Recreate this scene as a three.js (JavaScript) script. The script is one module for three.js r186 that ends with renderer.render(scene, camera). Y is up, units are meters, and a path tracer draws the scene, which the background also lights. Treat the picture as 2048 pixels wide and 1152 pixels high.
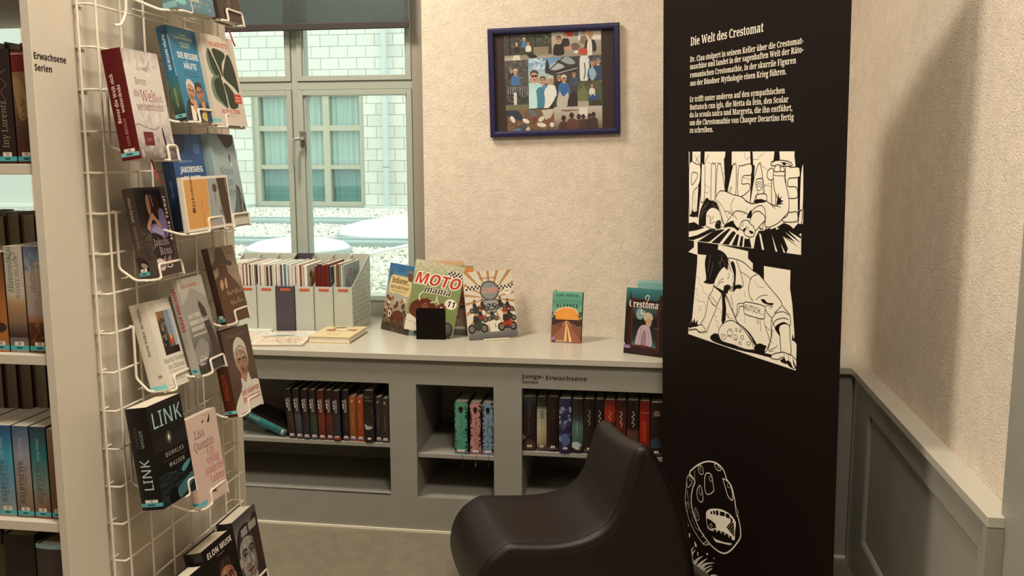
import * as THREE from 'three';
import { mergeGeometries, mergeVertices, toCreasedNormals } from 'three/addons/utils/BufferGeometryUtils.js';
import { RoundedBoxGeometry } from 'three/addons/geometries/RoundedBoxGeometry.js';
import { TextGeometry } from 'three/addons/geometries/TextGeometry.js';
import { FontLoader } from 'three/addons/loaders/FontLoader.js';
import { RectAreaLightUniformsLib } from 'three/addons/lights/RectAreaLightUniformsLib.js';

// ---------------------------------------------------------------- camera, sky, lights, exposure
const R = THREE.MathUtils.degToRad;
const scene = new THREE.Scene();
const camera = new THREE.PerspectiveCamera(34.75, 2048 / 1152, 0.05, 100);
camera.position.set(0, 1.5, 0);
camera.lookAt(-0.15208, 1.5 - 0.14367, -0.97787);
camera.rotateZ(R(-0.13));
const renderer = new THREE.WebGLRenderer({ antialias: true });
renderer.toneMapping = THREE.LinearToneMapping;
renderer.toneMappingExposure = 1.32;
renderer.shadowMap.enabled = true;
RectAreaLightUniformsLib.init();
scene.background = new THREE.Color(1.48, 1.58, 1.5);          // even overcast sky, blue-green next to the warm lamps
const LAMP = new THREE.Color(1.0, 0.895, 0.745);                // warm ceiling panels
const CEILING = 3.4;
//              x     z     width depth intensity
const LAMPS = [[-1.7, -2.75, 0.6, 0.6, 54],
  [0.1, -0.9, 0.6, 0.6, 46],
  [-1.9, 1.0, 0.6, 0.6, 22],  // unseen fill lamp behind the camera, added to lift the shade
  [-4.0, -1.2, 0.6, 0.6, 24]];  // unseen lamp at the far left, added for fill

// ---------------------------------------------------------------- helpers
function mulberry(a) { return () => { a |= 0; a = (a + 0x6d2b79f5) | 0; let t = Math.imul(a ^ (a >>> 15), 1 | a); t = (t + Math.imul(t ^ (t >>> 7), 61 | t)) ^ t; return ((t ^ (t >>> 14)) >>> 0) / 4294967296; }; }
const rnd = mulberry(7), rr = (a, b, r = rnd) => a + (b - a) * r();
const V = (x, y, z) => new THREE.Vector3(x, y, z);
const taken = {};
function numbered(name) { const n = taken[name] ?? 0; taken[name] = n + 1; return n ? `${name}_${String(n).padStart(3, '0')}` : name; }
function tag(o, label, category, group) { o.userData.label = label; o.userData.category = category; if (group) o.userData.group = group; return o; }
function thing(name, label, category, [x, y, z] = [0, 0, 0], turn = 0, group) {
  const o = new THREE.Group(); o.name = numbered(name); o.position.set(x, y, z); o.rotation.y = turn; scene.add(o);
  return tag(o, label, category, group);
}
function part(name, geo, mat, parent) {
  const m = new THREE.Mesh(Array.isArray(geo) ? merge(geo) : geo, mat); m.name = name; m.castShadow = m.receiveShadow = true; parent.add(m); return m;
}
function structure(name, geo, mat) { const m = part(name, geo, mat, scene); m.userData.kind = 'structure'; return m; }
function structureGroup(name) { const g = new THREE.Group(); g.name = name; g.userData.kind = 'structure'; scene.add(g); return g; }
function merge(list) {
  const l = list.map((g) => { const n = g.index ? g.toNonIndexed() : g.clone(); for (const k of Object.keys(n.attributes)) if (!['position', 'normal', 'uv'].includes(k)) n.deleteAttribute(k); n.clearGroups(); return n; });
  return mergeGeometries(l);
}
// uv in metres, by the way each face points
function metres(g, s = 1) {
  const n = g.index ? g.toNonIndexed() : g; if (!n.attributes.normal) n.computeVertexNormals();
  const p = n.attributes.position, m = n.attributes.normal, uv = new Float32Array(p.count * 2);
  for (let i = 0; i < p.count; i++) {
    const ax = Math.abs(m.getX(i)), ay = Math.abs(m.getY(i)), az = Math.abs(m.getZ(i)), x = p.getX(i), y = p.getY(i), z = p.getZ(i);
    const [a, b] = ay >= ax && ay >= az ? [x, z] : ax >= az ? [z, y] : [x, y];
    uv[2 * i] = a / s; uv[2 * i + 1] = b / s;
  }
  n.setAttribute('uv', new THREE.BufferAttribute(uv, 2)); return n;
}
const bx = (x0, x1, y0, y1, z0, z1) => metres(new THREE.BoxGeometry(x1 - x0, y1 - y0, z1 - z0).translate((x0 + x1) / 2, (y0 + y1) / 2, (z0 + z1) / 2));
const rbx = (x0, x1, y0, y1, z0, z1, r = 0.002) => metres(new RoundedBoxGeometry(x1 - x0, y1 - y0, z1 - z0, 2, r).translate((x0 + x1) / 2, (y0 + y1) / 2, (z0 + z1) / 2));
// polygon in (a, b) pulled along the third axis
function prism(points, depth, bevel = 0, holes = []) {
  const s = new THREE.Shape(points.map(([a, b]) => new THREE.Vector2(a, b)));
  for (const h of holes) s.holes.push(new THREE.Path(h.map(([a, b]) => new THREE.Vector2(a, b))));
  return new THREE.ExtrudeGeometry(s, { depth, bevelEnabled: bevel > 0, bevelSize: bevel, bevelThickness: bevel, bevelSegments: 2, steps: 1 });
}
// a wire with rounded corners through points
function wire(points, radius, corner = 0.008, sides = 7, closed = false) {
  const path = new THREE.CurvePath(), P = points.map((p) => (p.isVector3 ? p : V(...p))), n = P.length;
  let at = P[0];
  for (let i = 1; i < n - 1; i++) {
    const a = P[i].clone().sub(P[i - 1]), b = P[i + 1].clone().sub(P[i]), c = Math.min(corner, a.length() * 0.45, b.length() * 0.45);
    const s = P[i].clone().addScaledVector(a.normalize(), -c), e = P[i].clone().addScaledVector(b.normalize(), c);
    path.add(new THREE.LineCurve3(at, s)); path.add(new THREE.QuadraticBezierCurve3(s, P[i], e)); at = e;
  }
  path.add(new THREE.LineCurve3(at, P[n - 1]));
  const pts = [];
  for (const c of path.curves) { const k = c.isLineCurve3 ? 1 : 5; for (let i = 0; i < k; i++) pts.push(c.getPoint(i / k)); }
  pts.push(P[n - 1].clone());
  return sweep(pts, radius, sides);
}
function sweep(pts, radius, sides = 7) {
  const pos = [], idx = [], nrm = [], uv = [];
  let N = null;
  for (let i = 0; i < pts.length; i++) {
    const t = pts[Math.min(i + 1, pts.length - 1)].clone().sub(pts[Math.max(i - 1, 0)]).normalize();
    if (!N) { N = Math.abs(t.y) < 0.9 ? V(0, 1, 0) : V(1, 0, 0); }
    N = N.clone().addScaledVector(t, -N.dot(t)).normalize();
    const B = t.clone().cross(N);
    for (let k = 0; k <= sides; k++) {
      const a = (k / sides) * Math.PI * 2, d = N.clone().multiplyScalar(Math.cos(a)).addScaledVector(B, Math.sin(a)), p = pts[i].clone().addScaledVector(d, radius);
      pos.push(p.x, p.y, p.z); nrm.push(d.x, d.y, d.z); uv.push(k / sides, i);
    }
  }
  const w = sides + 1;
  for (let i = 0; i < pts.length - 1; i++) for (let k = 0; k < sides; k++) { const a = i * w + k; idx.push(a, a + 1, a + w, a + 1, a + w + 1, a + w); }
  for (const [base, flip] of [[0, 1], [(pts.length - 1) * w, 0]]) for (let k = 1; k < sides - 1; k++) flip ? idx.push(base, base + k + 1, base + k) : idx.push(base, base + k, base + k + 1);
  const g = new THREE.BufferGeometry();
  g.setAttribute('position', new THREE.Float32BufferAttribute(pos, 3)); g.setAttribute('normal', new THREE.Float32BufferAttribute(nrm, 3)); g.setAttribute('uv', new THREE.Float32BufferAttribute(uv, 2)); g.setIndex(idx);
  return g.toNonIndexed();
}
// periodic noise for textures that repeat
function noiseField(size, cells, seed) {
  const r = mulberry(seed), g = Array.from({ length: cells * cells }, () => r()), f = new Float32Array(size * size), sm = (t) => t * t * (3 - 2 * t);
  for (let y = 0; y < size; y++) for (let x = 0; x < size; x++) {
    const u = (x / size) * cells, v = (y / size) * cells, i = Math.floor(u), j = Math.floor(v), a = sm(u - i), b = sm(v - j), i1 = (i + 1) % cells, j1 = (j + 1) % cells;
    f[y * size + x] = (g[j * cells + i] * (1 - a) + g[j * cells + i1] * a) * (1 - b) + (g[j1 * cells + i] * (1 - a) + g[j1 * cells + i1] * a) * b;
  }
  return f;
}
function dataTexture(size, fn, srgb) {
  const d = new Uint8Array(size * size * 4);
  for (let i = 0; i < size * size; i++) { const c = fn(i); d[4 * i] = c[0]; d[4 * i + 1] = c[1]; d[4 * i + 2] = c[2]; d[4 * i + 3] = 255; }
  const t = new THREE.DataTexture(d, size, size); t.wrapS = t.wrapT = THREE.RepeatWrapping; t.magFilter = THREE.LinearFilter; t.minFilter = THREE.LinearMipmapLinearFilter; t.generateMipmaps = true;
  if (srgb) t.colorSpace = THREE.SRGBColorSpace; t.needsUpdate = true; return t;
}
function rep(t, m) { const c = t.clone(); c.repeat.set(1 / m, 1 / m); c.needsUpdate = true; return c; }
const lin = (hex) => new THREE.Color(hex);
const std = (color, roughness = 0.6, more = {}) => new THREE.MeshStandardMaterial({ color: typeof color === 'string' ? lin(color) : color, roughness, ...more });

// ---------------------------------------------------------------- shared textures and materials
const plasterBump = (() => {                                   // rough-cast render: rounded grains, bent so that no grid shows
  const N = 1024, a = noiseField(N, 84, 11), b = noiseField(N, 150, 12), c = noiseField(N, 256, 13), d = noiseField(N, 12, 14), wx = noiseField(N, 40, 15), wy = noiseField(N, 40, 16), vx = noiseField(N, 96, 17), vy = noiseField(N, 96, 18);
  const at = (f, i, k) => { const x = (i % N) + (wx[i] - 0.5) * 34 + (vx[i] - 0.5) * k, y = Math.floor(i / N) + (wy[i] - 0.5) * 34 + (vy[i] - 0.5) * k; return f[((Math.round(y) + N) % N) * N + ((Math.round(x) + N) % N)]; };
  return dataTexture(N, (i) => { const u = at(a, i, 16), w = at(b, i, 12), rid = 1 - Math.abs(u - 0.5) * 2, v = 0.24 * rid + 0.48 * w + 0.18 * c[i] + 0.08 * d[i]; const g = Math.round(255 * Math.min(1, Math.max(0, (v - 0.2) * 1.4))); return [g, g, g]; });
})();
const plasterTone = (() => { const a = noiseField(512, 24, 21), b = noiseField(512, 90, 22); return dataTexture(512, (i) => { const v = 0.93 + 0.05 * a[i] + 0.04 * (b[i] - 0.5); return [226 * v, 212 * v, 194 * v]; }, true); })();
const fineBump = (() => { const a = noiseField(256, 64, 31), b = noiseField(256, 128, 32); return dataTexture(256, (i) => { const g = 255 * (0.5 * a[i] + 0.5 * b[i]); return [g, g, g]; }); })();
const paintTone = (() => { const a = noiseField(256, 10, 41), b = noiseField(256, 70, 42); return dataTexture(256, (i) => { const v = 0.96 + 0.03 * a[i] + 0.02 * (b[i] - 0.5); return [150 * v, 147 * v, 137 * v]; }, true); })();
const floorTone = (() => { const a = noiseField(512, 14, 51), b = noiseField(512, 128, 52), c = noiseField(512, 50, 53); return dataTexture(512, (i) => { const v = 0.9 + 0.08 * a[i] + 0.08 * (b[i] - 0.5) + 0.05 * c[i]; return [121 * v, 113 * v, 96 * v]; }, true); })();

const M = {};
M.plaster = std('#ffffff', 0.92, { map: rep(plasterTone, 0.7), bumpMap: rep(plasterBump, 0.5), bumpScale: 0.0016 });
M.ceiling = std('#d9d3c7', 0.9);
M.farWall = std('#6f6357', 0.85);                              // unseen walls behind and left of the camera, darkened to cut bounced fill
M.paint = std('#ffffff', 0.45, { map: rep(paintTone, 0.6), bumpMap: rep(fineBump, 0.12), bumpScale: 0.0001 });
M.worktop = std('#b7b2a4', 0.26, { bumpMap: rep(fineBump, 0.12), bumpScale: 0.00006 });
M.shelfPaint = std('#cfc6b6', 0.5, { bumpMap: rep(fineBump, 0.12), bumpScale: 0.0001 });
M.floor = std('#ffffff', 0.5, { map: rep(floorTone, 0.6), bumpMap: rep(fineBump, 0.1), bumpScale: 0.0001 });
M.frame = std('#9da49a', 0.4);
M.casing = std('#8f897d', 0.5);  // outer window frame: shade of the recess put into its colour
M.trim = std('#e2dbc8', 0.5);
M.wire = std('#e9e0d0', 0.35);
M.glass = new THREE.MeshPhysicalMaterial({ color: 0xfafffd, roughness: 0, transmission: 1, thickness: 0, ior: 1.5 });
M.metal = std('#a9a8a0', 0.34, { metalness: 0.6 });
M.darkMetal = std('#77746c', 0.4, { metalness: 0.5 });
M.pages = std('#e4dcc8', 0.85, { bumpMap: rep(fineBump, 0.05), bumpScale: 0.0002 });
M.pagesGrey = std('#b9b09e', 0.85);
M.black = std('#17100e', 0.5);
// ---------------------------------------------------------------- the room
const WALL_Z = -3.9, WALL_X = 0.778, FRONT_Z = 2.9, LEFT_X = -5.2, WIN_Z = -4.2, COUNTER_Y = 0.7326;
structure('floor', bx(LEFT_X - 0.2, WALL_X + 0.2, -0.12, 0, -4.3, FRONT_Z + 0.2), M.floor);
structure('ceiling', bx(LEFT_X - 0.2, WALL_X + 0.2, CEILING, CEILING + 0.15, -4.3, FRONT_Z + 0.2), M.ceiling);
{
  const hole = (x0, x1, y0, y1) => [[x0, y0], [x1, y0], [x1, y1], [x0, y1]];
  const g = metres(prism([[LEFT_X - 0.2, 0], [WALL_X + 0.2, 0], [WALL_X + 0.2, CEILING], [LEFT_X - 0.2, CEILING]], 0.4, 0,
    [hole(-2.5, -0.991, 0.72, 2.85), hole(-4.6, -2.86, 0.72, 2.85)]).translate(0, 0, WALL_Z - 0.4));
  structure('wall_back', g, M.plaster);
}
structure('wall_right', bx(WALL_X, WALL_X + 0.2, 0, CEILING, -4.3, FRONT_Z + 0.2), M.plaster);
structure('wall_left', bx(LEFT_X - 0.2, LEFT_X, 0, CEILING, WALL_Z, FRONT_Z + 0.2), M.farWall);
structure('wall_front', bx(LEFT_X, WALL_X, 0, CEILING, FRONT_Z, FRONT_Z + 0.2), M.farWall);

// wainscot on the right wall: framed panel with a moulding, and the ledge that runs on from the counter
{
  const g = structureGroup('trim_1');
  const face = 0.728, z0 = -3.41, z1 = -2.03;                        // face of stiles and rails; the panel lies deeper
  const pz0 = -3.19, pz1 = -2.09, py0 = 0.155, py1 = 0.628;
  part('rail', bx(face, WALL_X, py1, 0.71, z0, z1), M.paint, g);
  part('rail', bx(face, WALL_X, 0.0, py0, z0, z1), M.paint, g);
  part('stile', bx(face, WALL_X, py0, py1, z0, pz0), M.paint, g);
  part('stile', bx(face, WALL_X, py0, py1, pz1, z1), M.paint, g);
  part('panel', bx(face + 0.012, WALL_X, py0, py1, pz0, pz1), M.paint, g);
  const mould = (a, b) => { const d = V(...b).sub(V(...a)), L = d.length(); const m = prism([[0, 0], [0.012, 0], [0.0105, 0.006], [0.005, 0.013], [0, 0.016]], L); m.applyMatrix4(new THREE.Matrix4().makeBasis(V(-1, 0, 0), d.clone().normalize().cross(V(-1, 0, 0)), d.clone().normalize())).translate(...a); return metres(m); };
  const x = face + 0.012;
  part('moulding', mould([x, py0, pz1], [x, py0, pz0]), M.paint, g); part('moulding', mould([x, py1, pz0], [x, py1, pz1]), M.paint, g);
  part('moulding', mould([x, py0, pz0], [x, py1, pz0]), M.paint, g); part('moulding', mould([x, py1, pz1], [x, py0, pz1]), M.paint, g);
  part('ledge', rbx(0.7135, WALL_X, 0.7085, COUNTER_Y, -3.4005, -2.005, 0.0018), M.worktop, g);
  part('ledge_end', bx(0.7145, WALL_X, 0.0, 0.7085, -2.03, -2.0065), M.paint, g);
}
structure('trim_2', rbx(0.748, WALL_X + 0.002, 0, 2.7, -2.029, -1.1, 0.003), M.paint);        // painted casing on the right

// ceiling lamps; those behind the camera and far left are added fill
for (const [x, z, w, d, k] of LAMPS) {
  const t = thing('ceiling_lamp', `square white ceiling panel lamp above ${x < -3 ? 'the far left of the room, added as fill' : z < -1 ? 'the low bookcase and banner' : z < 0 ? 'the aisle just before the low bookcase' : 'the back of the room, added as fill'}`, 'lamp', [x, CEILING, z]);
  part('lamp_frame', [bx(-w / 2 - 0.02, w / 2 + 0.02, -0.035, 0, -d / 2 - 0.02, -d / 2), bx(-w / 2 - 0.02, w / 2 + 0.02, -0.035, 0, d / 2, d / 2 + 0.02), bx(-w / 2 - 0.02, -w / 2, -0.035, 0, -d / 2, d / 2), bx(w / 2, w / 2 + 0.02, -0.035, 0, -d / 2, d / 2)], M.trim, t);
  part('diffuser', bx(-w / 2, w / 2, -0.03, -0.01, -d / 2, d / 2), new THREE.MeshStandardMaterial({ color: 0xffffff, emissive: LAMP, emissiveIntensity: 3 }), t);
  const l = new THREE.RectAreaLight(LAMP, k, w, d); l.position.set(0, -0.036, 0); l.rotation.x = -Math.PI / 2; l.name = 'lamp_light'; t.add(l);
}

// ---------------------------------------------------------------- windows
function windowUnit(name, x0, x1, y0, y1, zf, posts, transom) {
  const g = structureGroup(name), d = 0.085, f = 0.055;               // outer frame, posts and transom, then one light per field
  const fz0 = zf - d, fz1 = zf;
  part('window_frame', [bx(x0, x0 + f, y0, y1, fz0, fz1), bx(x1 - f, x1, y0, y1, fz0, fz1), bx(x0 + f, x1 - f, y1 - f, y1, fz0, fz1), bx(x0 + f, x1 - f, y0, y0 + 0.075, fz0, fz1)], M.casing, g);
  const edges = [x0 + f, ...posts.flatMap((p) => [p - 0.014, p + 0.014]), x1 - f];
  for (const p of posts) part('window_post', bx(p - 0.014, p + 0.014, y0 + 0.075, y1 - f, fz0, fz1 - 0.006), M.frame, g);
  for (let i = 0; i < edges.length; i += 2) {
    const a = edges[i], b = edges[i + 1];
    part('transom', rbx(a, b, transom - 0.019, transom + 0.019, fz0, fz1 - 0.002, 0.002), M.frame, g);
    for (const [c, e] of [[y0 + 0.075, transom - 0.019], [transom + 0.019, y1 - f]]) {
      const s = 0.026, gap = 0.0015, q = (u0, u1, v0, v1, zz0, zz1) => rbx(u0, u1, v0, v1, zz0, zz1, 0.002);
      const sash = part('sash', [q(a + gap, a + s, c + gap, e - gap, fz0 + 0.01, fz1 + 0.006), q(b - s, b - gap, c + gap, e - gap, fz0 + 0.01, fz1 + 0.006), q(a + s, b - s, c + gap, c + s, fz0 + 0.01, fz1 + 0.006), q(a + s, b - s, e - s, e - gap, fz0 + 0.01, fz1 + 0.006),
        q(a + s, a + s + 0.008, c + s, e - s, fz0 + 0.02, fz1 - 0.008), q(b - s - 0.008, b - s, c + s, e - s, fz0 + 0.02, fz1 - 0.008)], M.frame, g);
      part('pane', bx(a + s + 0.002, b - s - 0.002, c + s - 0.004, e - s + 0.004, zf - 0.048, zf - 0.044), M.glass, sash);
    }
  }
  return g;
}
const window1 = windowUnit('window_1', -2.49, -1.062, COUNTER_Y, 2.86, WIN_Z, [-1.684], 1.82);
windowUnit('window_2', -4.61, -2.85, COUNTER_Y, 2.86, WIN_Z, [-3.73], 1.82);
{
  const rose = part('handle_rose', rbx(-0.016, 0.016, -0.037, 0.037, 0, 0.011, 0.005).translate(-1.645, 1.575, WIN_Z + 0.006), M.darkMetal, window1);
  part('handle', [new THREE.CylinderGeometry(0.009, 0.009, 0.04, 16).rotateX(Math.PI / 2).translate(-1.645, 1.575, WIN_Z + 0.035), wire([[-1.645, 1.575, WIN_Z + 0.055], [-1.672, 1.573, WIN_Z + 0.058], [-1.676, 1.45, WIN_Z + 0.058]], 0.0085, 0.012, 10)], M.metal, rose);
}
{
  const t = thing('roller_blind', 'dark grey translucent roller blind half lowered over the window', 'blind', [0, 0, 0]);
  const fabric = new THREE.MeshPhysicalMaterial({ color: lin('#808c8c'), roughness: 0.2, transmission: 0.86, thickness: 0, bumpMap: rep(fineBump, 0.06), bumpScale: 0.0004 });
  part('fabric', bx(-2.44, -1.112, 2.094, 2.78, -4.1315, -4.1305), fabric, t);
  part('bottom_bar', [rbx(-2.44, -1.108, 2.062, 2.094, -4.137, -4.125, 0.004)], std('#2c2422', 0.55), t);
  part('roller', new THREE.CylinderGeometry(0.028, 0.028, 1.34, 20).rotateZ(Math.PI / 2).translate(-1.776, 2.8, -4.13), M.darkMetal, t);
}

// ---------------------------------------------------------------- outside: gravel roof, skylights, the house opposite
const ROOF_Y = 0.6;
{
  const a = noiseField(512, 90, 61), b = noiseField(512, 128, 62);
  const tone = dataTexture(512, (i) => { const v = a[i] * 0.6 + b[i] * 0.4, k = v < 0.33 ? 0.55 : 0.86 + v * 0.22; return [226 * k, 226 * k, 212 * k].map((q) => Math.min(255, q)); }, true);
  structure('gravel_bed', bx(-40, 20, ROOF_Y - 0.3, ROOF_Y, -15.2, -4.45), std('#ffffff', 0.95, { map: rep(tone, 1.6), bumpMap: rep(plasterBump, 0.5), bumpScale: 0.01 }));
  const r = mulberry(99), n = 26000, peb = new THREE.InstancedMesh(new THREE.IcosahedronGeometry(0.019, 0), std('#f0eee4', 0.9), n), mt = new THREE.Matrix4(), q = new THREE.Quaternion(), col = new THREE.Color();
  for (let i = 0; i < n; i++) {
    const z = -5.2 - 9.6 * Math.pow(r(), 0.75), k = 0.2 + 0.42 * r();
    q.setFromEuler(new THREE.Euler(r() * 6, r() * 6, r() * 6));
    mt.compose(V(z * k, ROOF_Y + 0.006 * r(), z), q, V(0.7 + r(), 0.5 + 0.5 * r(), 0.7 + r())); peb.setMatrixAt(i, mt);
    const v = r() < 0.13 ? 0.3 + 0.3 * r() : 0.8 + 0.2 * r(); peb.setColorAt(i, col.setRGB(v, v, v * 0.97));
  }
  peb.name = 'pebbles'; tag(peb, 'pale round gravel covering the flat roof outside the window', 'gravel'); peb.userData.kind = 'stuff'; scene.add(peb);
  const kerbM = std('#a3b3b0', 0.8);
  for (const [z, w, lab] of [[-11.6, 0.5, 'farther low grey-blue kerb crossing the gravel roof'], [-8.75, 0.42, 'nearer low grey-blue kerb crossing the gravel roof']])
    tag(structureless('roof_kerb', [rbx(-12, 0, ROOF_Y - 0.02, ROOF_Y + 0.07, z - w / 2, z + w / 2, 0.02), bx(-12, 0, ROOF_Y + 0.07, ROOF_Y + 0.085, z - 0.05, z + 0.05)], kerbM), lab, 'kerb');
  for (const [x, z, rad, h, lab] of [[-2.62, -9.8, 0.8, 0.17, 'white domed skylight on the gravel roof, the one farther away at right'], [-3.2, -7.95, 0.46, 0.1, 'white domed skylight on the gravel roof just behind the magazine files']]) {
    const t = thing('skylight', lab, 'skylight', [x, ROOF_Y, z]);
    const pts = []; for (let i = 0; i <= 14; i++) { const u = (i / 14) * Math.PI / 2; pts.push(new THREE.Vector2(Math.max(0.001, rad * Math.cos(u)), 0.06 + h * Math.sin(u))); }
    part('dome', new THREE.LatheGeometry(pts, 48), std('#f3f1e6', 0.35), t);
    part('curb', new THREE.LatheGeometry([[rad * 1.02, 0], [rad * 1.04, 0.05], [rad * 1.03, 0.065], [rad * 0.98, 0.065]].map(([a, b2]) => new THREE.Vector2(a, b2)), 48), std('#a9b5b0', 0.6), t);
  }
  tag(structureless('roof_cable', [sweep([V(-2.55, ROOF_Y + 0.03, -7.6), V(-2.3, ROOF_Y + 0.06, -8.2), V(-2.0, ROOF_Y + 0.1, -9.0), V(-1.6, ROOF_Y + 0.1, -9.8)], 0.014)], std('#e8ebe2', 0.5)), 'pale cable lying slantwise across the gravel by the skylight', 'cable');
}
function structureless(name, geos, mat) { return part(numbered(name), geos, mat, scene); }
{
  // the house: every concrete block in view is its own piece
  const t = thing('building', 'pale concrete-block house with a curtained window beyond the gravel roof', 'building', [0, 0, -15]);
  const bw = 0.311, bh = 0.187, joint = 0.009, y0 = 0.66, r = mulberry(5);
  const wx0 = -6.8, wx1 = -4.83, wy0 = 0.62, wy1 = 2.53;
  part('mortar', [bx(-16, wx0, -0.2, 7, -0.35, -0.012), bx(wx1, 4, -0.2, 7, -0.35, -0.012), bx(wx0, wx1, wy1, 7, -0.35, -0.012), bx(wx0, wx1, -0.2, wy0, -0.35, -0.012)], std('#c3c5bc', 0.95), t);
  const tones = ['#dedfd6', '#dadbd2', '#e1e1d8', '#d7d8cf'].map((c) => std(c, 0.92, { bumpMap: rep(fineBump, 0.3), bumpScale: 0.0008 }));
  const geo = new Map(), piece = (w) => { const k = Math.round(w * 500) / 500; if (!geo.has(k)) geo.set(k, rbx(0, k, 0, bh - joint, -0.05, 0, 0.004)); return geo.get(k); };
  const rest = []; let count = 0;
  for (let j = 0; j < 30; j++) {
    const y = y0 + j * bh, yt = y + bh;
    for (let i = -34; i < 13; i++) {
      let a = i * bw + (j % 2 ? bw / 2 : 0) + 0.06, b = a + bw - joint;
      if (yt > wy0 && y < wy1) { if (a < wx1 && b > wx1) a = wx1; else if (a < wx0 && b > wx0) b = wx0; else if (a >= wx0 && b <= wx1) continue; }
      if (b - a < 0.03) continue;
      if (a > -8.4 && b < -3.6 && j < 20 && count < 290) { const m = part('concrete_block', piece(b - a), tones[Math.floor(r() * 4)], t); m.position.set(a, y, 0); count++; } else rest.push([b - a, a, y]);
    }
  }
  const others = part('outer_blocks', merge(rest.map(([w, a, y]) => piece(w).clone().translate(a, y, 0))), tones[0], t); others.userData.kind = 'stuff';
  part('plinth', [rbx(-16, 4, -0.2, 0.585, -0.05, 0.14, 0.01), rbx(-16, wx0 - 0.05, 0.585, 0.655, -0.05, 0.17, 0.008), rbx(wx1 + 0.03, 4, 0.585, 0.655, -0.05, 0.17, 0.008)], std('#d3d8cd', 0.9), t);
  const pipe = part('downpipe', [new THREE.CylinderGeometry(0.05, 0.05, 5, 16).translate(-4.42, 3.0, 0.12)], std('#c6d0cd', 0.5), t);
  for (const y of [1.3, 2.7, 3.6]) part('pipe_clip', new THREE.TorusGeometry(0.053, 0.008, 6, 18).rotateX(Math.PI / 2).translate(-4.42, y, 0.12), M.metal, pipe);
  // window of the house
  const w = part('window', [bx(wx0, wx0 + 0.1, wy0, wy1, -0.2, -0.06), bx(wx1 - 0.09, wx1, wy0, wy1, -0.2, -0.06), bx(wx0 + 0.001, wx1 - 0.001, wy1 - 0.06, wy1 - 0.001, -0.197, -0.063), bx(wx0 + 0.001, wx1 - 0.001, wy0 + 0.001, wy0 + 0.09, -0.197, -0.063),
    bx(-5.56, -5.45, wy0 + 0.002, wy1 - 0.002, -0.193, -0.068), bx(-6.2, -6.1, wy0 + 0.002, wy1 - 0.002, -0.193, -0.068), bx(wx0 + 0.002, wx1 - 0.002, 1.9, 1.99, -0.19, -0.074), bx(wx0 + 0.002, wx1 - 0.002, 1.26, 1.33, -0.19, -0.074)], std('#b9b7a4', 0.6), t);
  part('window_sill', rbx(wx0 - 0.06, wx1 + 0.06, wy0 - 0.04, wy0, -0.15, 0.1, 0.005), std('#c3cdc6', 0.6), w);
  const cols = [wx0 + 0.1, -6.2, -6.1, -5.56, -5.45, wx1 - 0.09], rows = [wy0 + 0.09, 1.26, 1.33, 1.9, 1.99, wy1 - 0.06];
  for (let i = 0; i < 6; i += 2) for (let j = 0; j < 6; j += 2) part('pane', bx(cols[i], cols[i + 1], rows[j], rows[j + 1], -0.15, -0.145), M.glass, w);
  const fold = (x0, x1, y1b, y2b, z, amp, step, seed) => { const q = mulberry(seed), n = Math.round((x1 - x0) / step), pos = [], idx = []; for (let i = 0; i <= n; i++) { const x = x0 + ((x1 - x0) * i) / n, zz = z + amp * Math.sin(i * 1.25) * (0.6 + 0.4 * q()); pos.push(x, y1b, zz, x, y2b, zz); if (i < n) idx.push(2 * i, 2 * i + 2, 2 * i + 1, 2 * i + 1, 2 * i + 2, 2 * i + 3); } const g = new THREE.BufferGeometry(); g.setAttribute('position', new THREE.Float32BufferAttribute(pos, 3)); g.setIndex(idx); g.computeVertexNormals(); return metres(g); };
  part('curtain', fold(wx0, wx1, 1.25, wy1, -0.24, 0.035, 0.022, 3), std('#bac9c3', 0.9, { side: THREE.DoubleSide }), w);
  part('ribbed_screen', fold(wx0, wx1, wy0, 1.25, -0.22, 0.012, 0.017, 4), std('#6f9494', 0.6, { side: THREE.DoubleSide }), w);
  part('room_wall', bx(wx0 - 0.1, wx1 + 0.1, wy0 - 0.1, wy1 + 0.1, -0.5, -0.36), std('#c2beb2', 0.9), w);
}
// ---------------------------------------------------------------- low built-in bookcase with its worktop
const bookcase = thing('low_bookcase', 'grey painted built-in low bookcase with open bays under the long worktop', 'bookcase', [0, 0, 0]);
const FZ = -3.42, BACK = -3.86;
const BAYS = [[-2.35, -1.0245, 0.361], [-0.915, -0.605, 0.327], [-0.495, 0.36, 0.355]], BAY_Y0 = 0.146, BAY_Y1 = 0.608;
{
  const holes = BAYS.map(([a, b]) => [[a, BAY_Y0], [b, BAY_Y0], [b, BAY_Y1], [a, BAY_Y1]]);
  const L = -3.6, Rt = 0.728;
  part('front_frame', metres(prism([[L, 0], [Rt, 0], [Rt, 0.708], [L, 0.708]], 0.022, 0, holes).translate(0, 0, FZ - 0.022)), M.paint, bookcase);
  for (const [a, b, sy] of BAYS) {
    part('side_panel', bx(a - 0.02, a, BAY_Y0 - 0.02, 0.7, BACK, FZ - 0.022), M.paint, bookcase);
    part('side_panel', bx(b, b + 0.02, BAY_Y0 - 0.02, 0.7, BACK, FZ - 0.022), M.paint, bookcase);
    part('bottom_board', bx(a, b, BAY_Y0 - 0.022, BAY_Y0, BACK, FZ - 0.001), M.paint, bookcase);
    part('shelf', rbx(a + 0.001, b - 0.001, sy - 0.0175, sy, BACK, FZ - 0.006, 0.0012), M.paint, bookcase);
  }
  part('back_panel', bx(L, Rt, 0, 0.7, BACK - 0.012, BACK), M.paint, bookcase);
  part('skirting_strip', bx(L, Rt, 0.0, 0.009, FZ, FZ + 0.006), M.trim, bookcase);
}
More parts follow.
